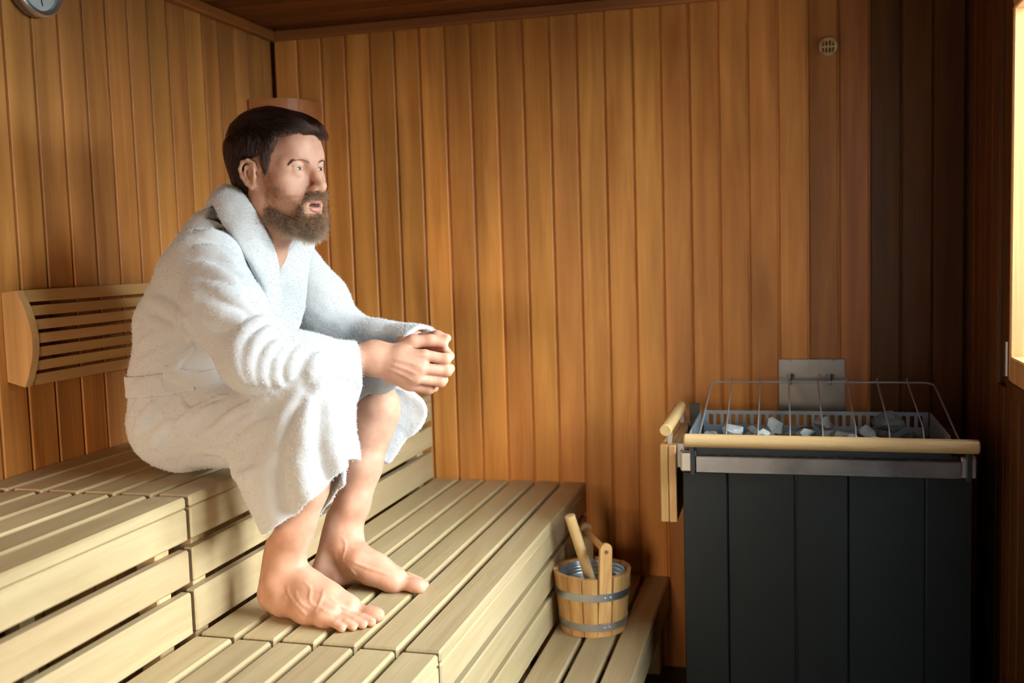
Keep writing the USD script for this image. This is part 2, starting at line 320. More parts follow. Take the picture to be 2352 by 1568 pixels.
# ------------------------------------------------------------------ backrest on the left wall
bk = thing('back_support', 'curved slatted wooden backrest fixed to the left wall behind the man', 'back support', (0.0, -1.0, 0.44))
BY0, BY1, BZ0, BZ1 = -1.30, -0.70, 0.477, 0.690
def bulge(z):    # front of the backrest: how far it stands off the wall
    s = (z - BZ0) / (BZ1 - BZ0); return 0.040 + 0.030 * math.sin(math.pi * min(max(s, 0), 1)) ** 0.9 + 0.006 * (1 - s)
zs = np.linspace(BZ0, BZ1, 13)
def endpiece(y0, y1):
    out = [(0.001, BZ0 + .012)] + [(bulge(z), z) for z in zs] + [(0.001, BZ1 - .004)]
    return prism(out, 1, y0, y1)
obj('end_board', endpiece(BY0, BY0 + .022), W_REST_Z, bk); obj('end_board', endpiece(BY1 - .022, BY1), W_REST_Z, bk)
ns = 7; hh = (BZ1 - BZ0) / ns
for k in range(ns):
    za, zb = BZ0 + k * hh + (0.004 if k else 0.0), BZ0 + (k + 1) * hh - (0.004 if k < ns - 1 else 0)
    xa, xb_ = bulge(za) - .003, bulge(zb) - .003
    obj('slat', prism([(xa - .011, za), (xa - .001, za), (xa, za + .001), (xb_, zb - .001), (xb_ - .001, zb), (xb_ - .011, zb)], 1, BY0 + .0225, BY1 - .0225), W_REST, bk)

# ------------------------------------------------------------------ thermometer on the left wall (only its lower part is in view)
TY, TZ, TR = -1.150, 1.385, 0.079
def disc_x(prof):     # (radius, x) turned about the x axis at the thermometer
    m = lathe(prof, (0, 0, 0), 56); v = m.vertices; m.vertices = np.stack([v[:, 2], v[:, 0] + TY, v[:, 1] + TZ], 1)
    if m.volume < 0: m.invert()
    return m
th = thing('thermometer', 'round steel rimmed sauna thermometer high on the left wall', 'thermometer', (0, TY, TZ - TR))
obj('case', disc_x([(0, .0005), (TR - .012, .0005), (TR - .004, .006), (TR - .004, .026), (0, .026)]), plain('thermometer_case', (0.30, 0.29, 0.27), 0.4, 0.8), th)
obj('bezel', disc_x([(TR - .016, .0265), (TR - .002, .024), (TR, .028), (TR - .001, .034), (TR - .006, .037), (TR - .015, .033)]), plain('thermometer_rim', (0.62, 0.60, 0.57), 0.28, 0.9), th)
dl = obj('dial', disc_x([(0, .0265), (TR - .0165, .0265), (TR - .0165, .0275), (0, .0275)]), plain('thermometer_dial', (0.46, 0.50, 0.49), 0.5), th)
needle = cbox((.0285, TY - .0012, TZ - .052), (.0295, TY + .0012, TZ + .012), .0003)
needle.apply_transform(trimesh.transformations.rotation_matrix(math.radians(12), (1, 0, 0), (0, TY, TZ)))
obj('needle', needle, plain('thermometer_needle', (0.04, 0.045, 0.045), 0.5), th)
ticks = []
for k in range(41):
    a = math.radians(-135 - 270 * k / 40 + 270); r1, r0 = TR - .019, TR - (.026 if k % 5 == 0 else .0225)
    tk = cbox((.0276, TY - .0004, TZ + r0), (.0279, TY + .0004, TZ + r1), .0001)
    tk.apply_transform(trimesh.transformations.rotation_matrix(a, (1, 0, 0), (0, TY, TZ))); ticks.append(tk)
obj('scale_marks', cat(ticks), plain('thermometer_print', (0.16, 0.17, 0.17), 0.6), dl, kind='stuff')

# ------------------------------------------------------------------ curved wooden lamp shade in the corner behind the man
ls = thing('corner_lamp', 'curved reddish wooden corner lamp shade behind the man\'s head', 'lamp shade', (0.09, -0.09, 0.90))
arc = [(0.012 + 0.215 * math.sin(a) ** 1.0, -0.012 - 0.215 * math.cos(a)) for a in np.linspace(0.06, math.pi / 2 - 0.06, 15)]
arc = [(0.010 + 0.20 * t + 0.055 * math.sin(math.pi * t), -0.215 + 0.20 * t - 0.055 * math.sin(math.pi * t)) for t in np.linspace(0, 1, 15)]
arc = [(x_ * .86, y_ * .86) for x_, y_ in arc]
cen = A([(p[0] - .007, p[1] + .007) for p in arc])
obj('shade_panel', prism(arc + [tuple(p) for p in cen[::-1]], 2, 0.93, 1.255), wood('lamp_shade_veneer', (0.30, 0.10, 0.025), (0.42, 0.16, 0.045), 0, vary=0.05, streak=0.2), ls)
for z in (0.97, 1.19):
    obj('mounting_rib', prism([(0.001, -0.165), (0.006, -0.170)] + [(p[0] - .0075, p[1] + .0075) for p in arc[2:-2]] + [(0.170, -0.006), (0.165, -0.001), (0.001, -0.001)], 2, z, z + .012), W_CEIL, ls)

# ------------------------------------------------------------------ round slotted vent on the back wall
vt = thing('air_vent', 'small round slotted wooden vent high on the back wall', 'vent', (1.786, 0, 1.278))
vc, vr = (1.786, 1.306), 0.0255
shape = Point(vc).buffer(vr, 20)
for k in range(-2, 2):
    for s in (-1, 1):
        shape = shape.difference(sbox(vc[0] + (k + .5) * .0095 - .0026, vc[1] + s * .0095 - .0065, vc[0] + (k + .5) * .0095 + .0026, vc[1] + s * .0095 + .0065).buffer(.0006))
obj('slotted_disc', prism(shape, 1, -0.024, -0.017), wood('vent_timber', (0.45, 0.30, 0.12), (0.58, 0.40, 0.18), 2, vary=.03), vt)
obj('collar', prism(Point(vc).buffer(vr - .004, 20).difference(Point(vc).buffer(vr - .008, 20)), 1, -0.0168, -0.0002), W_REST, vt)

# ------------------------------------------------------------------ bucket and ladle on the step
BC, BZ, BH, RB, RT = A([1.143, -0.468]), ZST, 0.165, 0.090, 0.107
bu = thing('sauna_bucket', 'wooden stave bucket with two metal hoops standing on the low step', 'bucket', (*BC, BZ))
NST = 15; A0 = math.radians(-59)                       # the near upright stands towards the camera
def ring_pt(a, r, z): return A([BC[0] + r * math.cos(a), BC[1] + r * math.sin(a), BZ + z])
def radius(z): return RB + (RT - RB) * z / BH
def stave(a0, a1, z0, z1, thick=.011, out=0.0):
    p = []
    for z in (z0, z1):
        for a in np.linspace(a0, a1, 5):
            for r in (radius(z) + out, radius(z) - thick): p.append(ring_pt(a, r, z))
    # bevel the outer long edges a little
    return hull(p)
step = 2 * math.pi / NST
for k in range(NST):
    a = A0 + k * step
    if k in (0, NST // 2 + 0):
        continue
    obj('stave', stave(a - step / 2 + .012, a + step / 2 - .012, 0.0, BH + 0.0015 * math.sin(k * 2.1)), W_STAVE, bu)
def upright(a):
    w, zt = 0.0165, BH + 0.098
    n, t = A([math.cos(a), math.sin(a), 0]), A([-math.sin(a), math.cos(a), 0]); p = []
    for z in (0.0, BH, zt - w):
        for s in (-1, 1):
            for r in (radius(min(z, BH)) - .0035 + (z > BH) * (z - BH) * .10, radius(min(z, BH)) - .0135 + (z > BH) * (z - BH) * .10): p.append(A([*BC, BZ + z]) + n * r + t * s * w * (1.12 if z < BH else 1))
    top = (zt - BH) * .10
    for ph in np.linspace(0, math.pi, 9):
        for r in (RT - .0035 + top, RT - .0135 + top): p.append(A([*BC, BZ + zt - w]) + n * r + t * w * math.cos(ph) + A([0, 0, w * math.sin(ph)]))
    return hull(p)
AF = A0 + (NST // 2) * step
up1 = obj('handle_upright', upright(A0), W_STAVE, bu); up2 = obj('handle_upright', upright(AF), W_STAVE, bu)
hp1 = ring_pt(A0, RT + .002, BH + .075); hp2 = ring_pt(AF, RT + .002, BH + .075)
hd = (hp2 - hp1) / np.linalg.norm(hp2 - hp1)
obj('handle_bar', rod(hp1 - hd * .0035, hp2 + hd * .0035, .0095, 14), wood('bucket_handle_timber', (0.46, 0.25, 0.09), (0.62, 0.38, 0.16), 1, vary=.03, scale=1.6), bu)
obj('peg', rod(hp1 - hd * .0050, hp1 + hd * .01, .0055, 10), plain('dark_peg', (0.16, 0.075, 0.035), 0.6), up1)
for zc_ in (0.028, 0.112):
    h = obj('hoop', lathe([(radius(zc_ - .011) - .0003, zc_ - .011), (radius(zc_ - .011) + .0022, zc_ - .0105), (radius(zc_ + .011) + .0022, zc_ + .0105), (radius(zc_ + .011) - .0003, zc_ + .011)], (*BC, BZ), 64), ZINC, bu)
    for da in (-0.03, 0.13):
        s = trimesh.creation.icosphere(2, .0032); s.apply_translation(ring_pt(A0 + da, radius(zc_) + .0022, zc_)); obj('rivet', s, ZINC, h, smooth=True)
liner = [(0.002, .010), (RB - .0155, .010), (radius(BH) - .0150, BH - .006), (radius(BH) - .0159, BH - .005), (RB - .0167, .0115), (0.002, .0115)]
obj('liner', lathe(liner, (*BC, BZ), 56), mat('galvanised_liner', {'g': ('geometry', {}), 'm': ('mapping', {'scale': (6, 6, 60)}), 'n': ('noise_texture', {'scale': 2.0, 'detail': 3.0}), 'b': ('bump', {'strength': 0.35, 'distance': 0.01}), 'p': ('principled_bsdf', {'base_color': (0.62, 0.68, 0.73), 'metallic': 1.0, 'roughness': 0.3})}, [('g.position', 'm.vector'), ('m.vector', 'n.vector'), ('n.fac', 'b.height'), ('b.normal', 'p.normal')]), bu, smooth=40)
obj('bucket_bottom', lathe([(0.001, .0005), (RB - .0115, .0005), (RB - .0115, .009), (0.001, .009)], (*BC, BZ), 40), W_STAVE, bu)
ltop = A([1.093, -0.512, 0.026]); lbot = A([1.160, -0.462, -0.245])
ld = (lbot - ltop) / np.linalg.norm(lbot - ltop)
la = thing('sauna_ladle', 'pale wooden ladle leaning in the bucket with its thick round handle up', 'ladle', lbot)
obj('handle', rod(ltop, lbot - ld * .01, .0145, 18, .12), W_LADLE, la)
cup = lathe([(0.001, 0), (.022, .001), (.026, .006), (.027, .022), (.0245, .022), (.0235, .008), (.001, .005)], (0, 0, 0), 32)
cup.apply_translation(lbot + [0.0, -0.0, -0.033]); obj('cup', cup, ZINC, la)
# ------------------------------------------------------------------ sauna heater
HX0, HX1, HY0, HY1 = 1.405, 2.095, -0.570, -0.170
he = thing('sauna_heater', 'black floor standing sauna heater with steel band, stone basket and wooden guard rail', 'heater', ((HX0 + HX1) / 2, (HY0 + HY1) / 2, ZF))
obj('cabinet', cbox((HX0 + .004, HY0 + .012, ZF + .001), (HX1 - .004, HY1, 0.165), .006), BLACK, he)
for a, b, d in ((HX0, 1.517, 0.0), (1.517, 1.683, .008), (1.687, 1.810, .003), (1.810, 1.988, .008), (1.990, HX1, .006)):
    obj('front_panel', cbox((a + .0005, HY0 + d, ZF + .02), (b - .0005, HY0 + d + .012, 0.168), .0025), BLACK, he)
bd = obj('band', cat(cbox((1.441, HY0 - .018, 0.171), (2.065, HY0 - .016, 0.2105), .0008), cbox((1.441, HY0 - .018, 0.2105), (2.065, HY0 + .05, 0.2125), .0006),
                     cbox((HX0 - .006, HY0 + .002, 0.171), (HX0 + .006, HY1, 0.222), .002), cbox((HX1 - .006, HY0 + .002, 0.171), (HX1 + .006, HY1, 0.222), .002),
                     cbox((HX0, HY1 - .006, 0.171), (HX1, HY1 + .004, 0.222), .002)), STEEL, he)
for k in range(17):
    xk = 1.465 + k * .0355
    obj('vent_slot', cbox((xk, HY0 - .006, 0.2122), (xk + .026, HY0 + .004, 0.2130), .0003), DARK, bd)
for a, b in ((HX0 - .002, 1.4405), (2.0655, HX1 + .004)):
    obj('corner_plate', cbox((a, HY0 - .015, 0.171), (b, HY0 + .004, 0.222), .003), plain('pale_corner_steel' if a < 1.5 else 'pale_corner_steel_far', (0.60, 0.58, 0.57), 0.4, 0.85), he)
# stone basket: slotted back and sides, leaning outwards
ZB0, ZB1 = 0.150, 0.268
def slotted(w, h, n, sw, sh, z0):
    s = sbox(0, 0, w, h)
    for k in range(n):
        c = w * (k + 1) / (n + 1); s = s.difference(sbox(c - sw / 2 + .0025, z0 + .0025, c + sw / 2 - .0025, z0 + sh - .0025).buffer(.0025, 3))
    return s
def plate(shape, o, u, v, t=.002):
    m = trimesh.creation.extrude_polygon(shape, t, engine='earcut'); o, u, v = A(o, float), A(u, float), A(v, float); n = np.cross(u, v)
    return trimesh.Trimesh(o + m.vertices[:, :1] * u + m.vertices[:, 1:2] * v + m.vertices[:, 2:] * n, m.faces, process=False)
bw = 2.040 - 1.430
obj('basket_back', plate(slotted(bw, 0.115, 28, .0125, .032, .073), (1.430, -0.190, ZB1 - .115), (1, 0, 0), (0, 0, 1)), BASKET, he)
obj('basket_side', plate(slotted(.365, .115, 17, .008, .055, .045), (1.430 - .006, -0.190, ZB1 - .115), (0, -1, 0), (0, 0, 1)), BASKET, he)
obj('basket_side', plate(slotted(.365, .115, 17, .008, .055, .045), (2.044, -0.557, ZB1 - .115), (0, 1, 0), (0, 0, 1)), BASKET, he)
obj('basket_front', plate(sbox(0, 0, bw + .012, .088), (1.424, -0.5565, ZB1 - .115), (1, 0, 0), (0, 0, 1)), DARK, he)
obj('basket_floor', cbox((1.432, -0.553, 0.166), (2.040, -0.193, 0.172)), DARK, he)
# wooden guard rails on steel brackets
RZ = 0.2555
fr_ = obj('front_rail', rod((1.412, -0.603, RZ), (2.102, -0.603, RZ - .003), .0172, 20, .25), W_RAIL, he)
for xx in (1.428, 2.075):
    obj('rail_bracket', cat(cbox((xx, -0.606, 0.174), (xx + .010, -0.586, RZ - .012), .001), cbox((xx, -0.606, 0.168), (xx + .010, -0.572, 0.176), .001)), DARK, fr_)
sr_ = obj('side_rail', rod((1.3615, -0.560, 0.272), (1.3615, -0.175, 0.2745), .0165, 20, .2), W_RAIL_Y, he)
for yy in (-0.53, -0.20):
    obj('rail_bracket', cat(cbox((1.363, yy, 0.214), (1.376, yy + .010, 0.262), .001), cbox((1.376, yy, 0.170), (1.404, yy + .010, 0.234), .001)), STEEL_D, sr_)
obj('bracket_plate', cbox((1.392, -0.215, 0.170), (1.420, -0.205, 0.292), .001), DARK, he)
obj('side_panel', cat(cbox((1.346, -0.556, 0.030), (1.3660, -0.18, 0.232), .002)), W_PANEL, he)
obj('side_panel', cat(cbox((1.3675, -0.556, 0.030), (1.3870, -0.18, 0.232), .002)), W_PANEL, he)
obj('side_bracket', cat(cbox((1.3875, -0.45, 0.14), (1.410, -0.30, 0.20), .001)), DARK, he)
# hinged wire guard over the stones
def arcpts(pts, r=.02, n=6):
    pts = [A(p, float) for p in pts]; out = [pts[0]]
    for a, b, c in zip(pts, pts[1:], pts[2:]):
        p0 = b + (a - b) / np.linalg.norm(a - b) * r; p1 = b + (c - b) / np.linalg.norm(c - b) * r
        for t in np.linspace(0, 1, n): out.append((1 - t) ** 2 * p0 + 2 * t * (1 - t) * b + t * t * p1)
    return A(out + [pts[-1]])
gd = obj('guard_frame', tube(arcpts([(1.446, -0.556, 0.255), (1.450, -0.13, 0.343), (2.060, -0.13, 0.343), (2.066, -0.556, 0.255)], .035, 7), .0026, 8), WIRE, he, smooth=True)
for k in range(7):
    x0 = 1.515 + k * .0785; x1 = 1.509 + k * .0805
    obj('guard_wire', tube(arcpts([(x0, -0.556, 0.258), (x0, -0.53, 0.285), (x1, -0.13, 0.345), (x1, -0.125, 0.351)], .012, 4), .0018, 6), WIRE, he, smooth=True)
# steel wall plate that carries the guard
wp = thing('mounting_plate', 'brushed steel plate with bolts on the back wall above the heater', 'metal plate', (1.735, -0.012, 0.25))
obj('plate', cbox((1.640, -0.010, 0.232), (1.832, -0.0085 + .008, 0.397), .001), brushed('plate_steel', (0.27, 0.255, 0.245), 0.36, 0), wp)
for bx, bz in ((1.674, 0.391), (1.798, 0.392), (1.666, 0.349), (1.687, 0.349), (1.779, 0.349), (1.800, 0.349), (1.758, 0.349), (1.797, 0.256), (1.674, 0.256)):
    obj('bolt', tube([(bx, -0.011, bz), (bx, -0.0155, bz), (bx, -0.0165, bz)], [.0033, .0033, .002], 8), STEEL, wp)
for bx in (1.6765, 1.790):
    obj('hook', cat(cbox((bx - .002, -0.05, 0.338), (bx + .002, -0.0102, 0.354), .0006), tube([(bx, -.046, .340), (bx, -.05, .325)], .0022, 6)), DARK, wp)
obj('hinge_rod', tube([(1.672, -0.046, 0.336), (1.832, -0.046, 0.336)], .0022, 8), WIRE, wp)
obj('heater_cable', tube([(2.10, -0.02, 0.150), (2.13, -0.02, 0.149), (XR - .012, -0.02, 0.1485), (XR - .012, -0.02, 0.14)], .0022, 6), STEEL_D, label='thin pale cable along the back wall at the right of the heater', category='cable')
# stones
STONE = [mat(f'stone_{n}', {'g': ('geometry', {}), 'o': ('object_info', {}), 'n': ('noise_texture', {'scale': 60.0, 'detail': 6.0, 'roughness': 0.65}), 'n2': ('noise_texture', {'scale': 14.0, 'detail': 3.0}), 'mx': ('math', {'math_type': 'add'}),
          'r': ('rgb_ramp', {'ramp': [(0.30, d), (0.7, l)]}), 'b': ('bump', {'strength': 0.5, 'distance': 0.004}), 'p': ('principled_bsdf', {'roughness': 0.8})},
         [('g.position', 'n.vector'), ('g.position', 'n2.vector'), ('n.fac', 'r.fac'), ('r.color', 'p.base_color'), ('n.fac', 'b.height'), ('b.normal', 'p.normal')])
         for n, d, l in (('pale', (0.42, 0.46, 0.45), (0.70, 0.74, 0.73)), ('grey', (0.16, 0.165, 0.16), (0.34, 0.345, 0.335)), ('dark', (0.045, 0.045, 0.045), (0.15, 0.15, 0.148)))]
rng = np.random.default_rng(7)
def stone(c, s, seed, flat=0):
    r = np.random.default_rng(seed); p = r.normal(size=(16 + flat * 4, 3)); p /= np.linalg.norm(p, axis=1, keepdims=True)
    p *= r.uniform(0.85, 1.0, (len(p), 1))
    h = trimesh.convex.convex_hull(p * A(s)); h = h.subdivide().subdivide()
    v = h.vertices / A(s); v = v + 0.07 * (usdkit.meshkit.fbm(v * 2.2 + seed, 3)[:, None] - .5) * v / np.linalg.norm(v, axis=1, keepdims=True)
    h.vertices = v * A(s) + A(c); return h
SG = 'sauna stones heaped in the heater basket'
SL = [ # x, y, z, size, material, label
 (1.520, -0.36, 0.238, (.036, .030, .020), 0, 'pale flat sauna stone lying alone near the left end of the basket'),
 (1.628, -0.36, 0.249, (.029, .026, .032), 1, 'tall pointed sauna stone with one dark side, left of the wall plate'),
 (1.600, -0.44, 0.245, (.025, .022, .017), 0, 'small pale triangular sauna stone in front of the tall pointed one'),
 (1.712, -0.40, 0.246, (.030, .026, .021), 0, 'rough pale grey sauna stone in the middle behind the guard wires'),
 (1.764, -0.31, 0.255, (.034, .028, .022), 1, 'grey blocky sauna stone sitting behind under the wall plate'),
 (1.794, -0.42, 0.241, (.028, .026, .016), 1, 'flat grey sauna stone low at the front right of the middle'),
 (1.862, -0.40, 0.246, (.030, .028, .021), 1, 'angular grey sauna stone leaning against the big dark one'),
 (1.878, -0.48, 0.240, (.034, .024, .013), 0, 'thin pale sauna stone lying at the front right rim of the basket'),
 (1.925, -0.33, 0.262, (.048, .040, .033), 2, 'biggest rounded dark sauna stone at the right side of the heap'),
]
for x_, y_, z_, s_, m_, lb in SL:
    obj('sauna_stone', stone((x_, y_, z_), s_, int(x_ * 1000)), STONE[m_], label=lb, category='stone', group=SG)
k = 0
ROW = ('in the front row by the rail', 'in the second row from the rail', 'in the third row from the rail', 'in the back row')
ORD = ('first', 'second', 'third', 'fourth', 'fifth', 'sixth', 'seventh', 'eighth', 'ninth', 'tenth', 'eleventh', 'twelfth')
for gx in np.arange(1.462, 2.02, .052):
    for gy in (-0.505, -0.42, -0.33, -0.235):
        x_, y_ = gx + rng.uniform(-.010, .010), gy + rng.uniform(-.015, .015)
        s_ = rng.uniform(.024, .031); z_ = 0.205 + rng.uniform(-.004, .012)
        obj('sauna_stone', stone((x_, y_, z_), (s_, s_ * rng.uniform(.8, 1), s_ * rng.uniform(.55, .8)), 100 + k), STONE[[1, 0, 1, 2][int(rng.integers(4))]],
            label=f'small grey sauna stone {ROW[k % 4]}, {ORD[k // 4]} from the left', category='stone', group='bottom layer of sauna stones'); k += 1
# ------------------------------------------------------------------ smooth solids for the figure: blended shapes, meshed with surface nets
class Solid:
    """A list of shapes joined smoothly (k = width of the blend in metres)."""
    def __init__(s): s.ops = []
    def add(s, f, c, R, k, op='u'): s.ops.append((f, A(c, np.float32), float(R), float(k), op)); return s
    def cone(s, a, b, ra, rb, k=.02, op='u'):
        a, b = A(a, np.float32), A(b, np.float32); ba = b - a; L = float(ba @ ba) + 1e-12
        def f(p):
            q = p - a; h = np.clip((q @ ba) / L, 0, 1); q = q - h[:, None] * ba
            return np.sqrt((q * q).sum(1)) - (ra + h * (rb - ra))
        return s.add(f, (a + b) / 2, L ** .5 / 2 + max(ra, rb), k, op)
    def chain(s, pts, rad, k=.02, op='u'):
        rad = np.broadcast_to(rad, (len(pts),))
        for p, q, r1, r2 in zip(pts, pts[1:], rad, rad[1:]): s.cone(p, q, float(r1), float(r2), k, op)
        return s
    def ball(s, c, r, k=.02, op='u'): return s.cone(c, A(c) + [0, 0, 1e-4], r, r, k, op)
    def ell(s, c, r, k=.02, op='u', M=None):
        c, r = A(c, np.float32), A(r, np.float32); M = None if M is None else A(M, np.float32)
        def f(p):
            q = p - c
            if M is not None: q = q @ M
            k0 = np.sqrt(((q / r) ** 2).sum(1)); k1 = np.sqrt(((q / r ** 2) ** 2).sum(1)) + 1e-9
            return k0 * (k0 - 1) / k1
        return s.add(f, c, r.max(), k, op)
    def sheet(s, pts, r, k=.01, op='u'):
        """A sheet of cloth: densely sampled points given a thickness."""
        pts = A(pts, float); t = cKDTree(pts); c = pts.mean(0); R = np.linalg.norm(pts - c, axis=1).max() + r
        return s.add(lambda p: t.query(p, workers=-1, distance_upper_bound=.07)[0].clip(0, .07).astype(np.float32) - r, c, R, k, op)
    def half(s, c, n, R, k=.004, op='i'):
        """Cuts off everything beyond a plane, within R of c."""
        c, n = A(c, np.float32), A(n, np.float32); n = n / np.linalg.norm(n)
        return s.add(lambda p: (p - c) @ n, c, R, k, op)
    @staticmethod
    def mix(d, e, k, op):
        if op == 'u': h = np.maximum(k - np.abs(d - e), 0) / k; return np.minimum(d, e) - h * h * k * .25
        if op == 's': e = -e
        h = np.maximum(k - np.abs(d - e), 0) / k; return np.maximum(d, e) + h * h * k * .25
    def at(s, p, near=.03):
        p = A(p, np.float32); d = np.full(len(p), .3, np.float32)
        for f, c, R, k, op in s.ops:
            m = ((p - c) ** 2).sum(1) < (R + k + near) ** 2
            if m.any(): d[m] = s.mix(d[m], f(p[m]), k, op)
        return d
    def mesh(s, h=.003, sub=6, relax=2, bump=None, margin=0.0):
        H = h * sub
        u = [(c, R) for f, c, R, k, op in s.ops if op == 'u']
        lo = np.min([c - R for c, R in u], 0) - 2 * H; hi = np.max([c + R for c, R in u], 0) + 2 * H
        n = np.ceil((hi - lo) / H).astype(int)
        g = np.stack(np.meshgrid(*[np.arange(k) for k in n], indexing='ij'), -1).reshape(-1, 3)
        cen = lo + (g + .5) * H
        d = s.at(cen, 1.8 * H)
        g = g[np.abs(d) < H * 1.5 + margin]; N = n * sub + 2
        key = lambda q: (q[:, 0].astype(np.int64) * N[1] + q[:, 1]) * N[2] + q[:, 2]
        loc = np.stack(np.meshgrid(*[np.arange(sub + 1)] * 3, indexing='ij'), -1).reshape(-1, 3)
        V, K, E = [], [], []
        for c0 in range(0, len(g), 4000):
            gc = g[c0:c0 + 4000]; cc = (lo + (gc + .5) * H).astype(np.float32)
            P = (lo + (gc[:, None] * sub + loc) * h).astype(np.float32); m_, q_ = P.shape[:2]
            D = np.full((m_, q_), .3, np.float32)
            for f, c, R, k, op in s.ops:
                m = np.nonzero(((cc - c) ** 2).sum(1) < (R + k + H * 1.3) ** 2)[0]
                if len(m):
                    D[m] = s.mix(D[m].ravel(), f(P[m].reshape(-1, 3)), k, op).reshape(len(m), q_)
            D = D.reshape(m_, sub + 1, sub + 1, sub + 1)
            C = np.stack([D[:, i:sub + i, j:sub + j, k:sub + k] for i in (0, 1) for j in (0, 1) for k in (0, 1)], -1)
            inside = C < 0; mixed = inside.any(-1) & ~inside.all(-1)
            idx = np.nonzero(mixed); C = C[mixed]; b = A([[i, j, k] for i in (0, 1) for j in (0, 1) for k in (0, 1)], float)
            acc = np.zeros((len(C), 3)); cnt = np.zeros(len(C))
            for e0 in range(8):
                for e1 in range(e0 + 1, 8):
                    if abs(b[e0] - b[e1]).sum() == 1:
                        x = (C[:, e0] < 0) != (C[:, e1] < 0); t = C[x, e0] / (C[x, e0] - C[x, e1])
                        acc[x] += b[e0] + t[:, None] * (b[e1] - b[e0]); cnt[x] += 1
            q = gc[idx[0]] * sub + np.stack(idx[1:], 1)
            V.append(lo + (q + acc / cnt[:, None]) * h); K.append(key(q)); s0 = C[:, 0] < 0
            for ax, o1, o2, e1 in ((0, 1, 2, 4), (1, 2, 0, 2), (2, 0, 1, 1)):
                x = s0 != (C[:, e1] < 0); st = A([N[1] * N[2], N[2], 1])
                kk = key(q[x]); quad = np.stack([kk, kk - st[o1], kk - st[o1] - st[o2], kk - st[o2]], 1)
                quad[~s0[x]] = quad[~s0[x]][:, ::-1]; E.append(quad)
        V, K, E = np.concatenate(V), np.concatenate(K), np.concatenate(E)
        K, first = np.unique(K, return_index=True); V = V[first]
        pos = np.searchsorted(K, E).clip(0, len(K) - 1); ok = (K[pos] == E).all(1); f = pos[ok]
        e = np.concatenate([f[:, [a, b_]] for a, b_ in ((0, 1), (1, 2), (2, 3), (3, 0))]); n_ = len(V)      # close the rare pinholes
        c1, c2 = e[:, 0] * n_ + e[:, 1], e[:, 1] * n_ + e[:, 0]; open_ = e[~np.isin(c1, c2)]; nxt = {int(b_): int(a) for a, b_ in open_}; fan = []
        while nxt:
            a0, a = next(iter(nxt.items())); loop = [a0]; del nxt[a0]
            while a in nxt and len(loop) < 60: loop.append(a); a = nxt.pop(a)
            if 2 < len(loop) < 60: fan += [[loop[0], loop[i], loop[i + 1], loop[i + 1]] for i in range(1, len(loop) - 1)]
        if fan: f = np.vstack([f, A(fan)])
        for _ in range(relax):
            S = np.zeros_like(V); W = np.zeros(len(V))
            for a, b_ in ((0, 1), (1, 2), (2, 3), (3, 0)):
                for i, j in ((a, b_), (b_, a)):
                    for k in range(3): S[:, k] += np.bincount(f[:, i], V[f[:, j], k], len(V))
                    W += np.bincount(f[:, i], minlength=len(V))
            V = V * .5 + .5 * np.where(W[:, None] > 0, S / np.maximum(W, 1)[:, None], V)
        t = trimesh.Trimesh(V, np.vstack([f[:, [0, 1, 2]], f[f[:, 2] != f[:, 3]][:, [0, 2, 3]]]), process=False)
        if bump is not None: t.vertices = V - usdkit.meshkit.arrays(t, True)[2] * bump(V)[:, None]
        return t
def spline(pts, n, closed=False):
    """Catmull-Rom curve through the points, resampled to n."""
    from scipy.interpolate import CubicSpline
    pts = A(pts, float); t = np.r_[0, np.cumsum(np.linalg.norm(np.diff(pts, axis=0), axis=1) ** .5 + 1e-6)]
    return CubicSpline(t, pts)(np.linspace(0, t[-1], n))
def patch(rows, nu=60, nv=60):
    """Smooth surface through a grid of points: rows of equal length. Returns (nv, nu, 3)."""
    a = A([spline(r, nu) for r in rows]); return A([spline(a[:, k], nv) for k in range(nu)]).transpose(1, 0, 2)
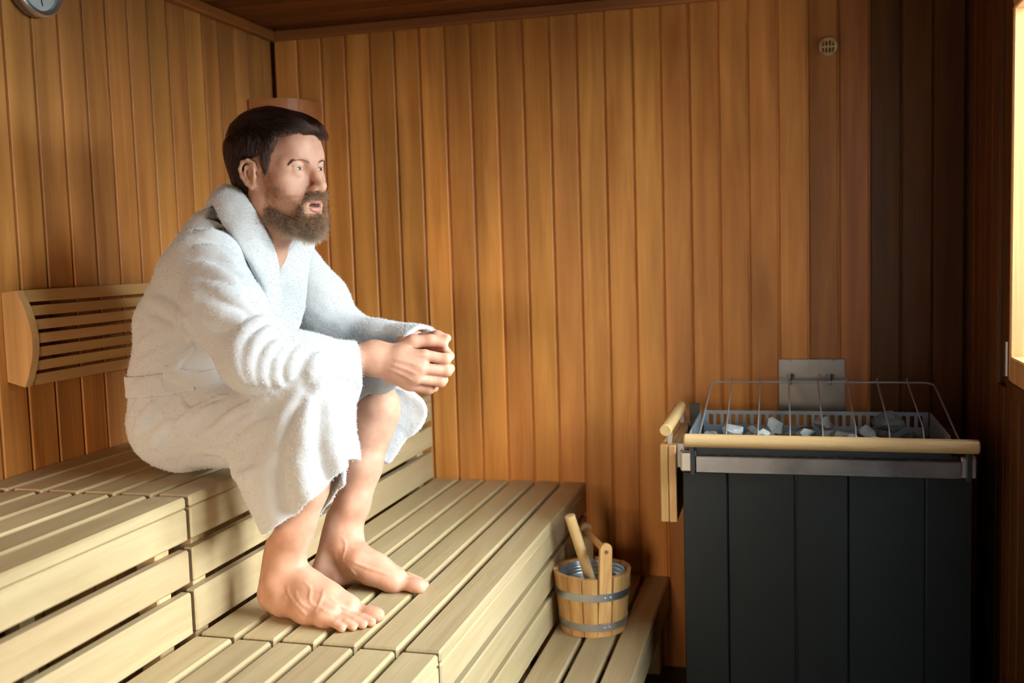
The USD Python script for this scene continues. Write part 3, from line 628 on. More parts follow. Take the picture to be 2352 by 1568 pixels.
# folds of the cloth: (centre line, radius, taper), raised or sunk
FOLDS = [
 ([(0.509, -1.325, 0.763), (0.521, -1.322, 0.761), (0.533, -1.320, 0.758), (0.544, -1.316, 0.754), (0.554, -1.313, 0.749), (0.564, -1.311, 0.742), (0.575, -1.310, 0.734), (0.587, -1.311, 0.725)], 0.0130, 1),
 ([(0.521, -1.350, 0.729), (0.536, -1.352, 0.726), (0.550, -1.354, 0.723), (0.564, -1.357, 0.718), (0.577, -1.358, 0.713), (0.589, -1.360, 0.707), (0.600, -1.360, 0.700), (0.610, -1.360, 0.692), (0.620, -1.358, 0.684)], 0.0130, 1),
 ([(0.564, -1.381, 0.694), (0.578, -1.383, 0.689), (0.591, -1.383, 0.683), (0.602, -1.381, 0.677), (0.612, -1.379, 0.671), (0.621, -1.376, 0.664), (0.629, -1.372, 0.657), (0.637, -1.369, 0.649), (0.646, -1.367, 0.641)], 0.0130, 1),
 ([(0.568, -1.397, 0.655), (0.580, -1.397, 0.650), (0.592, -1.395, 0.644), (0.603, -1.394, 0.638), (0.614, -1.391, 0.632), (0.625, -1.390, 0.625), (0.637, -1.390, 0.618), (0.650, -1.391, 0.612)], 0.0140, 1),
 ([(0.499, -1.291, 0.791), (0.509, -1.287, 0.790), (0.517, -1.282, 0.788), (0.525, -1.277, 0.784), (0.532, -1.270, 0.779), (0.538, -1.263, 0.773), (0.543, -1.253, 0.765), (0.545, -1.239, 0.756), (0.548, -1.225, 0.745)], 0.0150, 1),
 ([(0.672, -1.373, 0.622), (0.667, -1.388, 0.616), (0.661, -1.399, 0.608), (0.656, -1.408, 0.600), (0.653, -1.415, 0.590), (0.650, -1.421, 0.580), (0.649, -1.425, 0.568), (0.649, -1.427, 0.556), (0.651, -1.428, 0.544), (0.653, -1.427, 0.532), (0.657, -1.424, 0.521), (0.661, -1.420, 0.512)], 0.0130, 1),
 ([(0.695, -1.379, 0.605), (0.690, -1.393, 0.599), (0.686, -1.404, 0.591), (0.681, -1.413, 0.583), (0.677, -1.419, 0.572), (0.675, -1.423, 0.561), (0.673, -1.426, 0.548), (0.673, -1.425, 0.535), (0.674, -1.421, 0.521), (0.676, -1.413, 0.505)], 0.0110, 1),
 ([(0.714, -1.383, 0.581), (0.709, -1.395, 0.575), (0.704, -1.404, 0.567), (0.700, -1.410, 0.557), (0.696, -1.414, 0.546), (0.694, -1.415, 0.534), (0.692, -1.413, 0.522), (0.692, -1.407, 0.510), (0.693, -1.399, 0.498)], 0.0100, 1),
 ([(0.729, -1.375, 0.569), (0.724, -1.384, 0.564), (0.719, -1.392, 0.556), (0.715, -1.398, 0.546), (0.712, -1.401, 0.534), (0.710, -1.399, 0.521), (0.710, -1.393, 0.508), (0.714, -1.385, 0.497)], 0.0100, 1),
 ([(0.750, -1.358, 0.562), (0.743, -1.368, 0.556), (0.738, -1.375, 0.548), (0.734, -1.380, 0.538), (0.732, -1.382, 0.526), (0.730, -1.381, 0.512)], 0.0110, 1),
 ([(0.777, -1.331, 0.552), (0.773, -1.344, 0.541), (0.770, -1.352, 0.530), (0.766, -1.356, 0.518), (0.763, -1.356, 0.505)], 0.0120, 1),
 ([(0.791, -1.326, 0.519), (0.784, -1.335, 0.512), (0.778, -1.340, 0.504), (0.772, -1.345, 0.494), (0.768, -1.349, 0.483)], 0.0120, 1),
 ([(0.361, -1.271, 0.660), (0.378, -1.277, 0.657), (0.392, -1.279, 0.653), (0.405, -1.280, 0.647), (0.417, -1.280, 0.640), (0.429, -1.280, 0.632), (0.505, -1.375, 0.631), (0.522, -1.387, 0.623), (0.533, -1.389, 0.614)], 0.0140, 1),
 ([(0.360, -1.283, 0.620), (0.376, -1.285, 0.616), (0.389, -1.284, 0.611), (0.402, -1.283, 0.605), (0.414, -1.282, 0.600), (0.426, -1.280, 0.593), (0.436, -1.279, 0.586), (0.446, -1.277, 0.579)], 0.0130, 1),
 ([(0.333, -1.282, 0.530), (0.349, -1.285, 0.535), (0.363, -1.287, 0.540), (0.377, -1.287, 0.545), (0.391, -1.286, 0.550), (0.403, -1.285, 0.556), (0.416, -1.283, 0.562), (0.428, -1.282, 0.569), (0.441, -1.280, 0.576), (0.454, -1.279, 0.583), (0.540, -1.390, 0.601)], 0.0130, 1),
 ([(0.336, -1.277, 0.570), (0.352, -1.282, 0.576), (0.365, -1.284, 0.582), (0.379, -1.284, 0.587), (0.392, -1.283, 0.591), (0.405, -1.282, 0.596), (0.420, -1.280, 0.600), (0.434, -1.279, 0.604), (0.521, -1.382, 0.617)], 0.0140, 1),
 ([(0.299, -1.271, 0.453), (0.318, -1.280, 0.465), (0.334, -1.285, 0.474), (0.349, -1.287, 0.481), (0.365, -1.286, 0.487), (0.381, -1.285, 0.491), (0.397, -1.283, 0.494)], 0.0150, 1),
 ([(0.316, -1.295, 0.419), (0.325, -1.295, 0.431), (0.335, -1.295, 0.442), (0.345, -1.295, 0.452), (0.357, -1.294, 0.461), (0.369, -1.292, 0.468), (0.383, -1.290, 0.474)], 0.0120, 1),
 ([(0.320, -1.301, 0.371), (0.331, -1.307, 0.385), (0.341, -1.309, 0.398), (0.350, -1.309, 0.410), (0.359, -1.307, 0.421), (0.368, -1.304, 0.431), (0.378, -1.301, 0.440), (0.388, -1.297, 0.448), (0.398, -1.294, 0.456), (0.409, -1.290, 0.462)], 0.0120, 1),
 ([(0.355, -1.303, 0.352), (0.367, -1.307, 0.363), (0.380, -1.309, 0.375), (0.392, -1.310, 0.385), (0.405, -1.309, 0.396), (0.419, -1.309, 0.406)], 0.0120, 1),
 ([(0.424, -1.311, 0.388), (0.436, -1.311, 0.399), (0.448, -1.312, 0.408), (0.460, -1.311, 0.418), (0.472, -1.310, 0.426), (0.484, -1.308, 0.434), (0.497, -1.306, 0.441)], 0.0110, 1),
 ([(0.452, -1.315, 0.398), (0.467, -1.316, 0.407), (0.481, -1.317, 0.415), (0.495, -1.317, 0.423), (0.509, -1.316, 0.431), (0.522, -1.314, 0.439), (0.535, -1.311, 0.446)], 0.0110, 1),
 ([(0.500, -1.323, 0.380), (0.514, -1.326, 0.388), (0.528, -1.329, 0.396), (0.542, -1.330, 0.404), (0.557, -1.332, 0.413), (0.571, -1.334, 0.421), (0.586, -1.336, 0.429), (0.600, -1.337, 0.436), (0.615, -1.339, 0.443), (0.632, -1.345, 0.451), (0.650, -1.355, 0.460), (0.667, -1.364, 0.467)], 0.0110, 1),
 ([(0.530, -1.326, 0.373), (0.545, -1.330, 0.382), (0.560, -1.334, 0.390), (0.575, -1.338, 0.397), (0.590, -1.342, 0.405), (0.606, -1.345, 0.412), (0.622, -1.349, 0.419), (0.638, -1.354, 0.426), (0.654, -1.357, 0.433)], 0.0110, 1),
 ([(0.580, -1.339, 0.368), (0.595, -1.344, 0.376), (0.610, -1.350, 0.383), (0.626, -1.356, 0.391), (0.641, -1.361, 0.399), (0.655, -1.364, 0.406), (0.672, -1.368, 0.414), (0.688, -1.373, 0.422)], 0.0120, 1),
 ([(0.457, -1.299, 0.345), (0.476, -1.305, 0.351), (0.494, -1.309, 0.355), (0.511, -1.312, 0.357), (0.527, -1.315, 0.358), (0.546, -1.320, 0.357), (0.565, -1.328, 0.355), (0.584, -1.336, 0.351)], 0.0130, 1),
 ([(0.737, -1.361, 0.482), (0.731, -1.360, 0.465), (0.726, -1.364, 0.450), (0.722, -1.369, 0.438), (0.718, -1.373, 0.426), (0.715, -1.377, 0.416), (0.711, -1.381, 0.406), (0.708, -1.384, 0.397), (0.705, -1.387, 0.388)], 0.0140, 1),
 ([(0.764, -1.363, 0.459), (0.765, -1.372, 0.446), (0.765, -1.380, 0.433), (0.765, -1.386, 0.421), (0.764, -1.391, 0.411), (0.763, -1.396, 0.400), (0.761, -1.399, 0.391)], 0.0130, 1),
 ([(0.575, -1.332, 0.303), (0.603, -1.353, 0.304), (0.628, -1.371, 0.309), (0.646, -1.380, 0.316), (0.665, -1.389, 0.327)], 0.0130, 1),
]
COLLAR_R_IN = A([(0.489, -1.075, 0.850), (0.504, -1.089, 0.838), (0.513, -1.094, 0.825), (0.520, -1.095, 0.813), (0.525, -1.095, 0.801), (0.530, -1.093, 0.790), (0.535, -1.092, 0.779), (0.540, -1.093, 0.769), (0.545, -1.095, 0.759), (0.550, -1.097, 0.749), (0.554, -1.099, 0.737), (0.557, -1.102, 0.726), (0.559, -1.103, 0.714), (0.559, -1.104, 0.702), (0.558, -1.103, 0.690), (0.556, -1.101, 0.678), (0.554, -1.098, 0.667), (0.551, -1.097, 0.656), (0.549, -1.097, 0.644), (0.548, -1.097, 0.633), (0.668, -1.324, 0.634), (0.680, -1.350, 0.625), (0.688, -1.368, 0.615), (0.694, -1.381, 0.604), (0.698, -1.391, 0.593)])
COLLAR_R_OUT = A([(0.477, -1.179, 0.853), (0.489, -1.190, 0.843), (0.497, -1.197, 0.833), (0.505, -1.202, 0.823), (0.512, -1.205, 0.813), (0.519, -1.208, 0.802), (0.527, -1.213, 0.792), (0.536, -1.218, 0.781), (0.544, -1.220, 0.770), (0.550, -1.219, 0.760), (0.554, -1.216, 0.749), (0.559, -1.212, 0.739), (0.562, -1.207, 0.729), (0.565, -1.202, 0.720), (0.568, -1.197, 0.710), (0.569, -1.191, 0.701), (0.569, -1.184, 0.690), (0.608, -1.249, 0.682), (0.642, -1.306, 0.672), (0.650, -1.318, 0.661), (0.657, -1.329, 0.649), (0.666, -1.344, 0.637), (0.675, -1.361, 0.626), (0.683, -1.376, 0.616), (0.688, -1.387, 0.606), (0.691, -1.395, 0.597), (0.692, -1.401, 0.589), (0.693, -1.405, 0.583)])
COLLAR_L_IN = A([(0.533, -1.008, 0.793), (0.541, -1.031, 0.782), (0.547, -1.048, 0.771), (0.553, -1.061, 0.758), (0.558, -1.072, 0.745), (0.562, -1.080, 0.732), (0.564, -1.087, 0.719), (0.564, -1.091, 0.707), (0.563, -1.093, 0.695), (0.560, -1.094, 0.683), (0.557, -1.094, 0.672), (0.554, -1.094, 0.661), (0.551, -1.095, 0.651), (0.549, -1.096, 0.640), (0.655, -1.295, 0.638), (0.675, -1.335, 0.629), (0.688, -1.358, 0.618)])
COLLAR_L_OUT = A([(0.587, -0.979, 0.772), (0.591, -0.995, 0.760), (0.592, -1.005, 0.748), (0.592, -1.013, 0.736), (0.590, -1.019, 0.724), (0.589, -1.023, 0.712), (0.587, -1.026, 0.699), (0.586, -1.027, 0.686), (0.584, -1.027, 0.673), (0.583, -1.027, 0.660), (0.581, -1.026, 0.647), (0.577, -1.024, 0.634), (0.573, -1.020, 0.621), (0.567, -1.015, 0.608), (0.558, -1.005, 0.595), (0.723, -1.338, 0.597), (0.727, -1.354, 0.588), (0.729, -1.365, 0.579)])
BELT_LO = A([(0.301, -1.279, 0.468), (0.322, -1.289, 0.473), (0.339, -1.293, 0.476), (0.354, -1.294, 0.479), (0.367, -1.293, 0.482), (0.380, -1.292, 0.484), (0.393, -1.290, 0.486)])
BELT_HI = A([(0.292, -1.273, 0.495), (0.318, -1.286, 0.500), (0.336, -1.291, 0.503), (0.351, -1.292, 0.505), (0.365, -1.293, 0.507), (0.379, -1.292, 0.509), (0.393, -1.291, 0.512)])
SEAM_CUFF = A([(0.799, -1.287, 0.565), (0.802, -1.298, 0.556), (0.804, -1.307, 0.546), (0.804, -1.313, 0.536), (0.803, -1.318, 0.526), (0.801, -1.322, 0.516), (0.797, -1.325, 0.506), (0.794, -1.328, 0.497), (0.791, -1.334, 0.489)])
SEAM_SLEEVE = A([(0.514, -1.336, 0.755), (0.506, -1.340, 0.751), (0.498, -1.342, 0.746), (0.492, -1.345, 0.739), (0.486, -1.347, 0.731), (0.481, -1.348, 0.722), (0.476, -1.347, 0.711), (0.469, -1.344, 0.700), (0.457, -1.331, 0.687), (0.426, -1.289, 0.674), (0.422, -1.286, 0.661), (0.422, -1.285, 0.650), (0.425, -1.286, 0.640), (0.429, -1.286, 0.632)])
POCKET_SEAM = A([(0.381, -1.296, 0.461), (0.384, -1.298, 0.452), (0.387, -1.302, 0.442), (0.390, -1.305, 0.431), (0.394, -1.309, 0.421), (0.399, -1.311, 0.412), (0.405, -1.313, 0.404), (0.413, -1.314, 0.398), (0.424, -1.314, 0.393), (0.436, -1.316, 0.390), (0.449, -1.318, 0.387), (0.460, -1.320, 0.384), (0.472, -1.321, 0.381), (0.484, -1.323, 0.378), (0.497, -1.324, 0.375), (0.512, -1.326, 0.373), (0.527, -1.328, 0.370), (0.544, -1.331, 0.369), (0.562, -1.337, 0.370), (0.579, -1.343, 0.372), (0.595, -1.348, 0.375), (0.609, -1.354, 0.381)])
POCKET_MOUTH = A([(0.426, -1.294, 0.456), (0.433, -1.298, 0.447), (0.441, -1.303, 0.440), (0.450, -1.307, 0.434), (0.460, -1.310, 0.432), (0.472, -1.311, 0.433), (0.485, -1.311, 0.438), (0.498, -1.309, 0.445), (0.512, -1.306, 0.452), (0.527, -1.304, 0.457), (0.543, -1.304, 0.460)])
TIE = A([(0.398, -1.290, 0.507), (0.410, -1.288, 0.503), (0.421, -1.285, 0.500), (0.431, -1.283, 0.497), (0.440, -1.280, 0.494), (0.450, -1.277, 0.493), (0.460, -1.273, 0.492), (0.470, -1.268, 0.492), (0.480, -1.262, 0.494), (0.489, -1.254, 0.496), (0.497, -1.245, 0.498), (0.614, -1.417, 0.524), (0.630, -1.425, 0.529)])
FRONT_EDGE = A([(0.555, -1.396, 0.589), (0.538, -1.382, 0.581), (0.461, -1.278, 0.564), (0.451, -1.279, 0.555), (0.441, -1.281, 0.547), (0.431, -1.283, 0.538), (0.422, -1.286, 0.529), (0.413, -1.288, 0.520), (0.405, -1.289, 0.511), (0.397, -1.290, 0.502), (0.391, -1.291, 0.493), (0.387, -1.291, 0.485)])
VEINS = [
 [(0.714, -1.324, 0.082), (0.724, -1.326, 0.075), (0.728, -1.328, 0.069), (0.729, -1.332, 0.062), (0.729, -1.336, 0.056), (0.731, -1.340, 0.051), (0.736, -1.344, 0.046), (0.747, -1.347, 0.042)],
 [(0.755, -1.322, 0.070), (0.755, -1.327, 0.064), (0.755, -1.332, 0.057), (0.754, -1.337, 0.051), (0.753, -1.343, 0.045), (0.753, -1.350, 0.040), (0.751, -1.356, 0.035)],
 [(0.697, -1.331, 0.063), (0.702, -1.336, 0.054), (0.710, -1.343, 0.049), (0.717, -1.348, 0.045), (0.724, -1.350, 0.042), (0.732, -1.350, 0.040)],
 [(0.675, -1.325, 0.074), (0.675, -1.326, 0.066), (0.678, -1.328, 0.059), (0.685, -1.333, 0.053), (0.693, -1.339, 0.047), (0.703, -1.346, 0.044), (0.712, -1.351, 0.039), (0.719, -1.354, 0.035), (0.724, -1.355, 0.031), (0.727, -1.356, 0.027)],
 [(0.772, -1.329, 0.053), (0.780, -1.331, 0.048), (0.788, -1.332, 0.044), (0.794, -1.330, 0.040), (0.800, -1.328, 0.035), (0.806, -1.326, 0.031), (0.812, -1.324, 0.027), (0.819, -1.326, 0.024)],
 [(0.758, -1.350, 0.041), (0.768, -1.354, 0.038), (0.777, -1.354, 0.034), (0.783, -1.353, 0.030), (0.790, -1.351, 0.026), (0.797, -1.353, 0.023), (0.804, -1.354, 0.021)],
 [(0.702, -1.110, 0.113), (0.709, -1.114, 0.105), (0.712, -1.119, 0.098), (0.713, -1.124, 0.091), (0.712, -1.128, 0.083), (0.711, -1.130, 0.076), (0.711, -1.131, 0.069), (0.716, -1.134, 0.064), (0.727, -1.140, 0.061)],
 [(0.727, -1.140, 0.059), (0.734, -1.141, 0.052), (0.740, -1.140, 0.045), (0.744, -1.137, 0.038), (0.745, -1.133, 0.030)],
 [(0.711, -1.130, 0.051), (0.720, -1.133, 0.045), (0.724, -1.130, 0.038), (0.722, -1.119, 0.029), (0.719, -1.111, 0.020)],
 [(0.740, -1.142, 0.071), (0.747, -1.142, 0.068), (0.755, -1.141, 0.065), (0.762, -1.140, 0.063), (0.770, -1.140, 0.060), (0.778, -1.139, 0.057), (0.785, -1.138, 0.055), (0.793, -1.137, 0.052), (0.800, -1.136, 0.050), (0.808, -1.135, 0.047), (0.816, -1.134, 0.045)],
 [(0.688, -1.122, 0.083), (0.689, -1.122, 0.074), (0.691, -1.122, 0.065), (0.696, -1.123, 0.058), (0.703, -1.126, 0.052), (0.710, -1.128, 0.046)],
 [(0.937, -1.213, 0.516), (0.929, -1.215, 0.518), (0.922, -1.217, 0.521), (0.915, -1.219, 0.523), (0.908, -1.222, 0.525), (0.902, -1.224, 0.526), (0.895, -1.226, 0.528), (0.889, -1.227, 0.529)],
 [(0.931, -1.216, 0.499), (0.924, -1.218, 0.503), (0.917, -1.220, 0.506), (0.910, -1.222, 0.510), (0.904, -1.225, 0.512), (0.898, -1.227, 0.515), (0.891, -1.229, 0.517), (0.885, -1.230, 0.518)],
 [(0.923, -1.214, 0.485), (0.916, -1.217, 0.490), (0.909, -1.220, 0.495), (0.902, -1.223, 0.499), (0.896, -1.226, 0.503), (0.889, -1.228, 0.506), (0.882, -1.230, 0.508)],
 [(0.943, -1.202, 0.536), (0.937, -1.203, 0.536), (0.930, -1.205, 0.537), (0.924, -1.207, 0.537), (0.918, -1.210, 0.538), (0.912, -1.213, 0.539)],
]
# ------------------------------------------------------------------ the man
SKIN = mat('skin', {'g': ('geometry', {}), 'n': ('noise_texture', {'scale': 28.0, 'detail': 3.0}), 'n2': ('noise_texture', {'scale': 900.0, 'detail': 2.0}),
     'r': ('rgb_ramp', {'ramp': [(0.3, (0.43, 0.218, 0.142)), (0.7, (0.54, 0.300, 0.206))]}), 'b': ('bump', {'strength': 0.15, 'distance': 0.0008}),
     'p': ('principled_bsdf', {'roughness': 0.56, 'specular_ior_level': 0.32, 'subsurface_weight': 0.18, 'subsurface_scale': 0.006, 'subsurface_radius': (1.0, 0.35, 0.2)})},
     [('g.position', 'n.vector'), ('g.position', 'n2.vector'), ('n.fac', 'r.fac'), ('r.color', 'p.base_color'), ('n2.fac', 'b.height'), ('b.normal', 'p.normal')])
TERRY = mat('white_terry', {'g': ('geometry', {}), 'n': ('noise_texture', {'scale': 700.0, 'detail': 3.0, 'roughness': 0.75}), 'n2': ('noise_texture', {'scale': 130.0, 'detail': 2.0}), 'a': ('math', {'math_type': 'add'}), 'b': ('bump', {'strength': 0.55, 'distance': 0.002}),
     'p': ('principled_bsdf', {'base_color': (0.545, 0.55, 0.56), 'roughness': 0.95, 'specular_ior_level': 0.05, 'sheen_weight': 0.10, 'sheen_roughness': 0.45, 'diffuse_roughness': 0.6})},
     [('g.position', 'n.vector'), ('g.position', 'n2.vector'), ('n.fac', 'a.value1'), ('n2.fac', 'a.value2'), ('a.value', 'b.height'), ('b.normal', 'p.normal')])
man = thing('person', 'bearded man in a white terry bathrobe sitting barefoot on the upper bench with hands clasped', 'person', (0.40, -1.12, 0.0))

# head frame: x forward, y to his left, z up, origin between the eyes and the ears
HC = A([0.602, -1.125, 0.930]); HM = rotm('z', math.radians(-17)) @ rotm('y', math.radians(-1)) @ rotm('x', math.radians(2))
def hp(x, y, z): return HC + HM @ A([x, y, z])
B = Solid()
# skull, face, jaw
B.ell(hp(-.014, 0, .024), (.099, .077, .088), .02, M=HM)
B.ell(hp(.034, 0, -.014), (.056, .064, .080), .03, M=HM)
B.ell(hp(.028, 0, -.072), (.056, .050, .042), .03, M=HM)
for s in (-1, 1):
    B.chain([hp(-.012, s * .058, -.030), hp(-.004, s * .056, -.070), hp(.062, s * .018, -.103)], [.016, .016, .016], .025)
    B.ball(hp(.052, s * .046, -.022), .020, .022)
    B.chain([hp(.0835, s * .008, .019), hp(.078, s * .030, .023), hp(.062, s * .052, .014)], [.010, .0105, .009], .014)
B.ball(hp(.074, 0, -.106), .019, .022)
B.ell(hp(.070, 0, .052), (.026, .046, .034), .03, M=HM)
for s in (-1, 1):
    B.ball(hp(.0905, s * .033, .0005), .0160, .010, 's')
# nose
B.chain([hp(.088, 0, .012), hp(.101, 0, -.016), hp(.1135, 0, -.0375)], [.0085, .0088, .0115], .010)
for s in (-1, 1): B.ell(hp(.1005, s * .0125, -.043), (.0125, .0072, .0085), .007, M=HM)
B.cone(hp(.108, 0, -.046), hp(.092, 0, -.054), .006, .007, .008)
for s in (-1, 1): B.ell(hp(.1045, s * .0078, -.0525), (.0075, .0042, .0055), .003, 's', M=HM)
# mouth: muzzle, lips, gap
B.ell(hp(.070, 0, -.072), (.024, .032, .026), .016, M=HM)
UPL = ([hp(.0800, -.0245, -.0735), hp(.0925, -.010, -.0690), hp(.0945, 0, -.0705), hp(.0925, .010, -.0690), hp(.0800, .0245, -.0735)], [.0025, .0046, .0044, .0046, .0025])
LOL = ([hp(.0800, -.0235, -.0775), hp(.0915, -.009, -.0865), hp(.0930, 0, -.0875), hp(.0915, .009, -.0865), hp(.0800, .0235, -.0775)], [.0025, .0052, .0058, .0052, .0025])
B.ell(hp(.0900, 0, -.0780), (.012, .0185, .0045), .003, 's', M=HM)
B.add(lambda p: (p[:, 2] - .0008).astype(np.float32), (.75, -1.2, 0), .35, .002, 's')
# eyes: lids round the eyeball
for s in (-1, 1):
    ec = A([.0715, s * .0325, 0])
    up = [ec + 1.0 * A([.0128 * math.cos(a) * math.cos(b), .0132 * math.sin(b), .0128 * math.sin(a)]) for b, a in zip(np.linspace(-1.25, 1.25, 7), [.02, .30, .46, .52, .48, .32, -.02])]
    dn = [ec + 1.0 * A([.0128 * math.cos(a) * math.cos(b), .0132 * math.sin(b), .0128 * math.sin(a)]) for b, a in zip(np.linspace(-1.25, 1.25, 7), [-.02, -.24, -.36, -.40, -.37, -.26, -.06])]
    B.chain([hp(*p) for p in up], [.0014, .0018, .0019, .0019, .0019, .0018, .0014], .003)
    B.chain([hp(*p) for p in dn], [.0013, .0016, .0017, .0017, .0017, .0016, .0013], .003)
    B.chain([hp(*(p + A([.0002, 0, .0042]))) for p in up[1:-1]], .0030, .006)
    B.chain([hp(*(p + A([-.0022, 0, -.0052]))) for p in dn[1:-1]], .0030, .009)
# ears
for s in (-1, 1):
    ea = lambda x, y, z: hp(-.005 + x, s * (.0755 + y), -.006 + z)
    rim = [(.010, .002, .010), (.008, .007, .024), (-.004, .012, .031), (-.017, .015, .028), (-.024, .017, .014), (-.0225, .015, -.002), (-.014, .011, -.017), (-.005, .006, -.026), (.003, .002, -.024)]
    B.ell(ea(-.006, .004, .003), (.019, .0055, .030), .006, M=HM @ rotm('z', s * .35))
    B.chain([ea(*p) for p in rim], [.0035, .0042, .0046, .0046, .0044, .0042, .0046, .0058, .004], .003)
    B.chain([ea(.002, .009, .018), ea(-.010, .013, .017), ea(-.0145, .0135, .004), ea(-.008, .0105, -.010)], [.003, .0034, .0034, .0036], .004)
    B.ell(ea(-.003, .0125, .001), (.0075, .006, .011), .004, 's', M=HM)
    B.ell(ea(.007, .006, -.004), (.0035, .005, .006), .003, M=HM)
# neck and chest
B.cone(hp(-.030, 0, -.045), (.500, -1.12, .770), .054, .062, .03)
B.cone(hp(.005, 0, -.075), (.530, -1.12, .760), .046, .055, .03)
for s in (-1, 1): B.cone(hp(-.02, s * .045, -.06), (.560, -1.12 + s * .018, .745), .016, .013, .02)
for s in (-1, 1):
    B.cone((.505, -1.12 + s * .05, .735), (.415, -1.12 + s * .050, .56), .068, .078, .04)
    B.cone((.55, -1.12 + s * .012, .735), (.515, -1.12 + s * .11, .76), .016, .014, .02)
B.cone((.41, -1.12, .56), (.36, -1.12, .43), .095, .105, .05)
# thighs (inside the robe), knees, shins
RK, LK = A([.742, -1.275, .405]), A([.748, -1.012, .392])
RA, LA = A([.645, -1.285, .085]), A([.684, -1.075, .090])
B.cone((.34, -1.20, .40), RK, .08, .056, .04); B.cone((.34, -1.04, .40), LK, .08, .056, .04)
for K_, A_, s in ((RK, RA, -1), (LK, LA, 1)):
    d = A_ - K_; m = lambda t: K_ + d * t
    B.ell(K_ + [.014, 0, .000], (.038, .042, .050), .03)                       # knee cap
    B.chain([K_, m(.16), m(.42), m(.70), m(.92), m(1.04)], [.050, .0485, .0455, .0375, .0330, .034], .02)
    B.cone(m(.10) + [-.022, 0, 0], m(.48) + [-.020, 0, 0], .034, .034, .03)     # calf
    B.cone(m(.05) + [.026, 0, 0], m(.85) + [.012, 0, 0], .022, .018, .02)       # shin bone
# feet
def foot(heel, toe, ankle, side, L=None):
    """side: +1 when the big toe lies towards +y of the foot's direction."""
    h, t = A(heel, float), A(toe, float); f = t - h; f[2] = 0; L = np.linalg.norm(f); f /= L; w = A([-f[1], f[0], 0]) * side; u = A([0, 0, 1.0])
    q = lambda a, b, c: A([h[0], h[1], 0]) + f * (a * L) + w * b + u * c
    B.cone(q(.10, 0, .030), q(.17, 0, .032), .0285, .030, .02)                                   # heel
    B.cone(q(.05, 0, .045), ankle + A([-.018, 0, .06]), .020, .017, .03)                         # Achilles tendon
    B.ball(ankle + w * .028 + f * .004, .017, .016); B.ball(ankle - w * .029 - f * .006 - u * .010, .0165, .016)
    B.chain([ankle + f * .012 - u * .006, q(.40, .010, .062), q(.56, .012, .046), q(.72, .014, .026)], [.034, .030, .025, .018], .03)     # instep
    B.chain([q(.22, -.014, .028), q(.45, -.022, .024), q(.66, -.024, .020)], [.024, .022, .018], .025)     # outer edge
    B.chain([q(.50, .022, .036), q(.72, .026, .024)], [.022, .022], .025)
    B.cone(q(.68, .026, .0225), q(.62, -.030, .019), .0215, .0175, .018)                          # ball
    toes = [(.027, .72, .985, .0150, .0140), (.0055, .73, .980, .0096, .0092), (-.0095, .72, .945, .0091, .0087), (-.0235, .69, .900, .0089, .0084), (-.0365, .65, .840, .0088, .0086)]
    out = []
    for i, (b, a0, a1, r0, r1) in enumerate(toes):
        b1 = b * 1.12 + (.002 if i == 0 else 0); mid = q((a0 + a1) / 2 + .01, (b + b1) / 2, r1 + (.006 if i else .003))
        tip = q(a1 - r1 / L, b1, r1 + .0005)
        B.chain([q(a0 - .04, b, .022), mid, tip], [r0 + .002, r0 * .95, r1], .0030 if i else .004)
        if i == 0: B.ell(q(.90, b1, .0160), (.021, .0165, .0150), .008, M=np.stack([f, w, u], 1))
        n0 = q(a1 - .55 * r1 / L, b1, r1 * 1.72 if i else r1 * 1.78); out.append((n0, r1, f, w))
    for pts in ([q(.36, .020, .078), q(.46, .006, .062), q(.56, .014, .0515), q(.66, .006, .040)], [q(.38, -.010, .062), q(.50, -.020, .050), q(.60, -.010, .043)], [q(.30, -.030, .050), q(.44, -.026, .048), q(.52, -.012, .052)]): B.chain(pts, .0032, .007)
    for b0, b1 in ((.012, .010), (-.002, -.004), (-.013, -.014)): B.cone(q(.45, b0, .064 - abs(b0) * .5), q(.70, b1 * 1.3, .038), .0035, .003, .012)
    return out
R_NAILS = foot((.595, -1.283, 0), (.872, -1.337, 0), RA, 1)
L_NAILS = foot((.634, -1.108, 0), (.898, -1.080, 0), LA, -1)
# arms and hands: forearm, palm, fingers curled round the other hand
def hand(el, wr, mcps, fingers, thumb, palm, r0=.040):
    el, wr = A(el), A(wr)
    B.cone(el, wr + (el - wr) * .45, r0, r0 - .001, .02); B.cone(wr + (el - wr) * .45, wr + (el - wr) * .05, min(.038, r0), .0300, .02)
    mc = [A(m) for m in mcps]
    for m in mc: B.chain([wr, wr + (m - wr) * .5, m], [.0265, .0185, .0122], .020)
    for a, b in zip(mc, mc[1:]): B.cone(wr + (a - wr) * .55, wr + (b - wr) * .9, .0155, .0122, .016)
    B.cone(wr + (el - wr) * .05, A(thumb[0]), .0275, .0190, .02)
    B.chain([wr, palm[0], palm[1]], [.024, .020, .017], .02)
    for m, fg in zip(mc, fingers):
        n = len(fg); B.chain([m] + [A(p) for p in fg], [.0121, .0112, .0103, .0086][:n + 1], .0040)
        B.ball(A(fg[0]), .0109, .006)
    B.chain([A(p) for p in thumb], [.0165, .0145, .0125, .0092][-len(thumb):], .008)
WR = A((0.838, -1.205, 0.530))
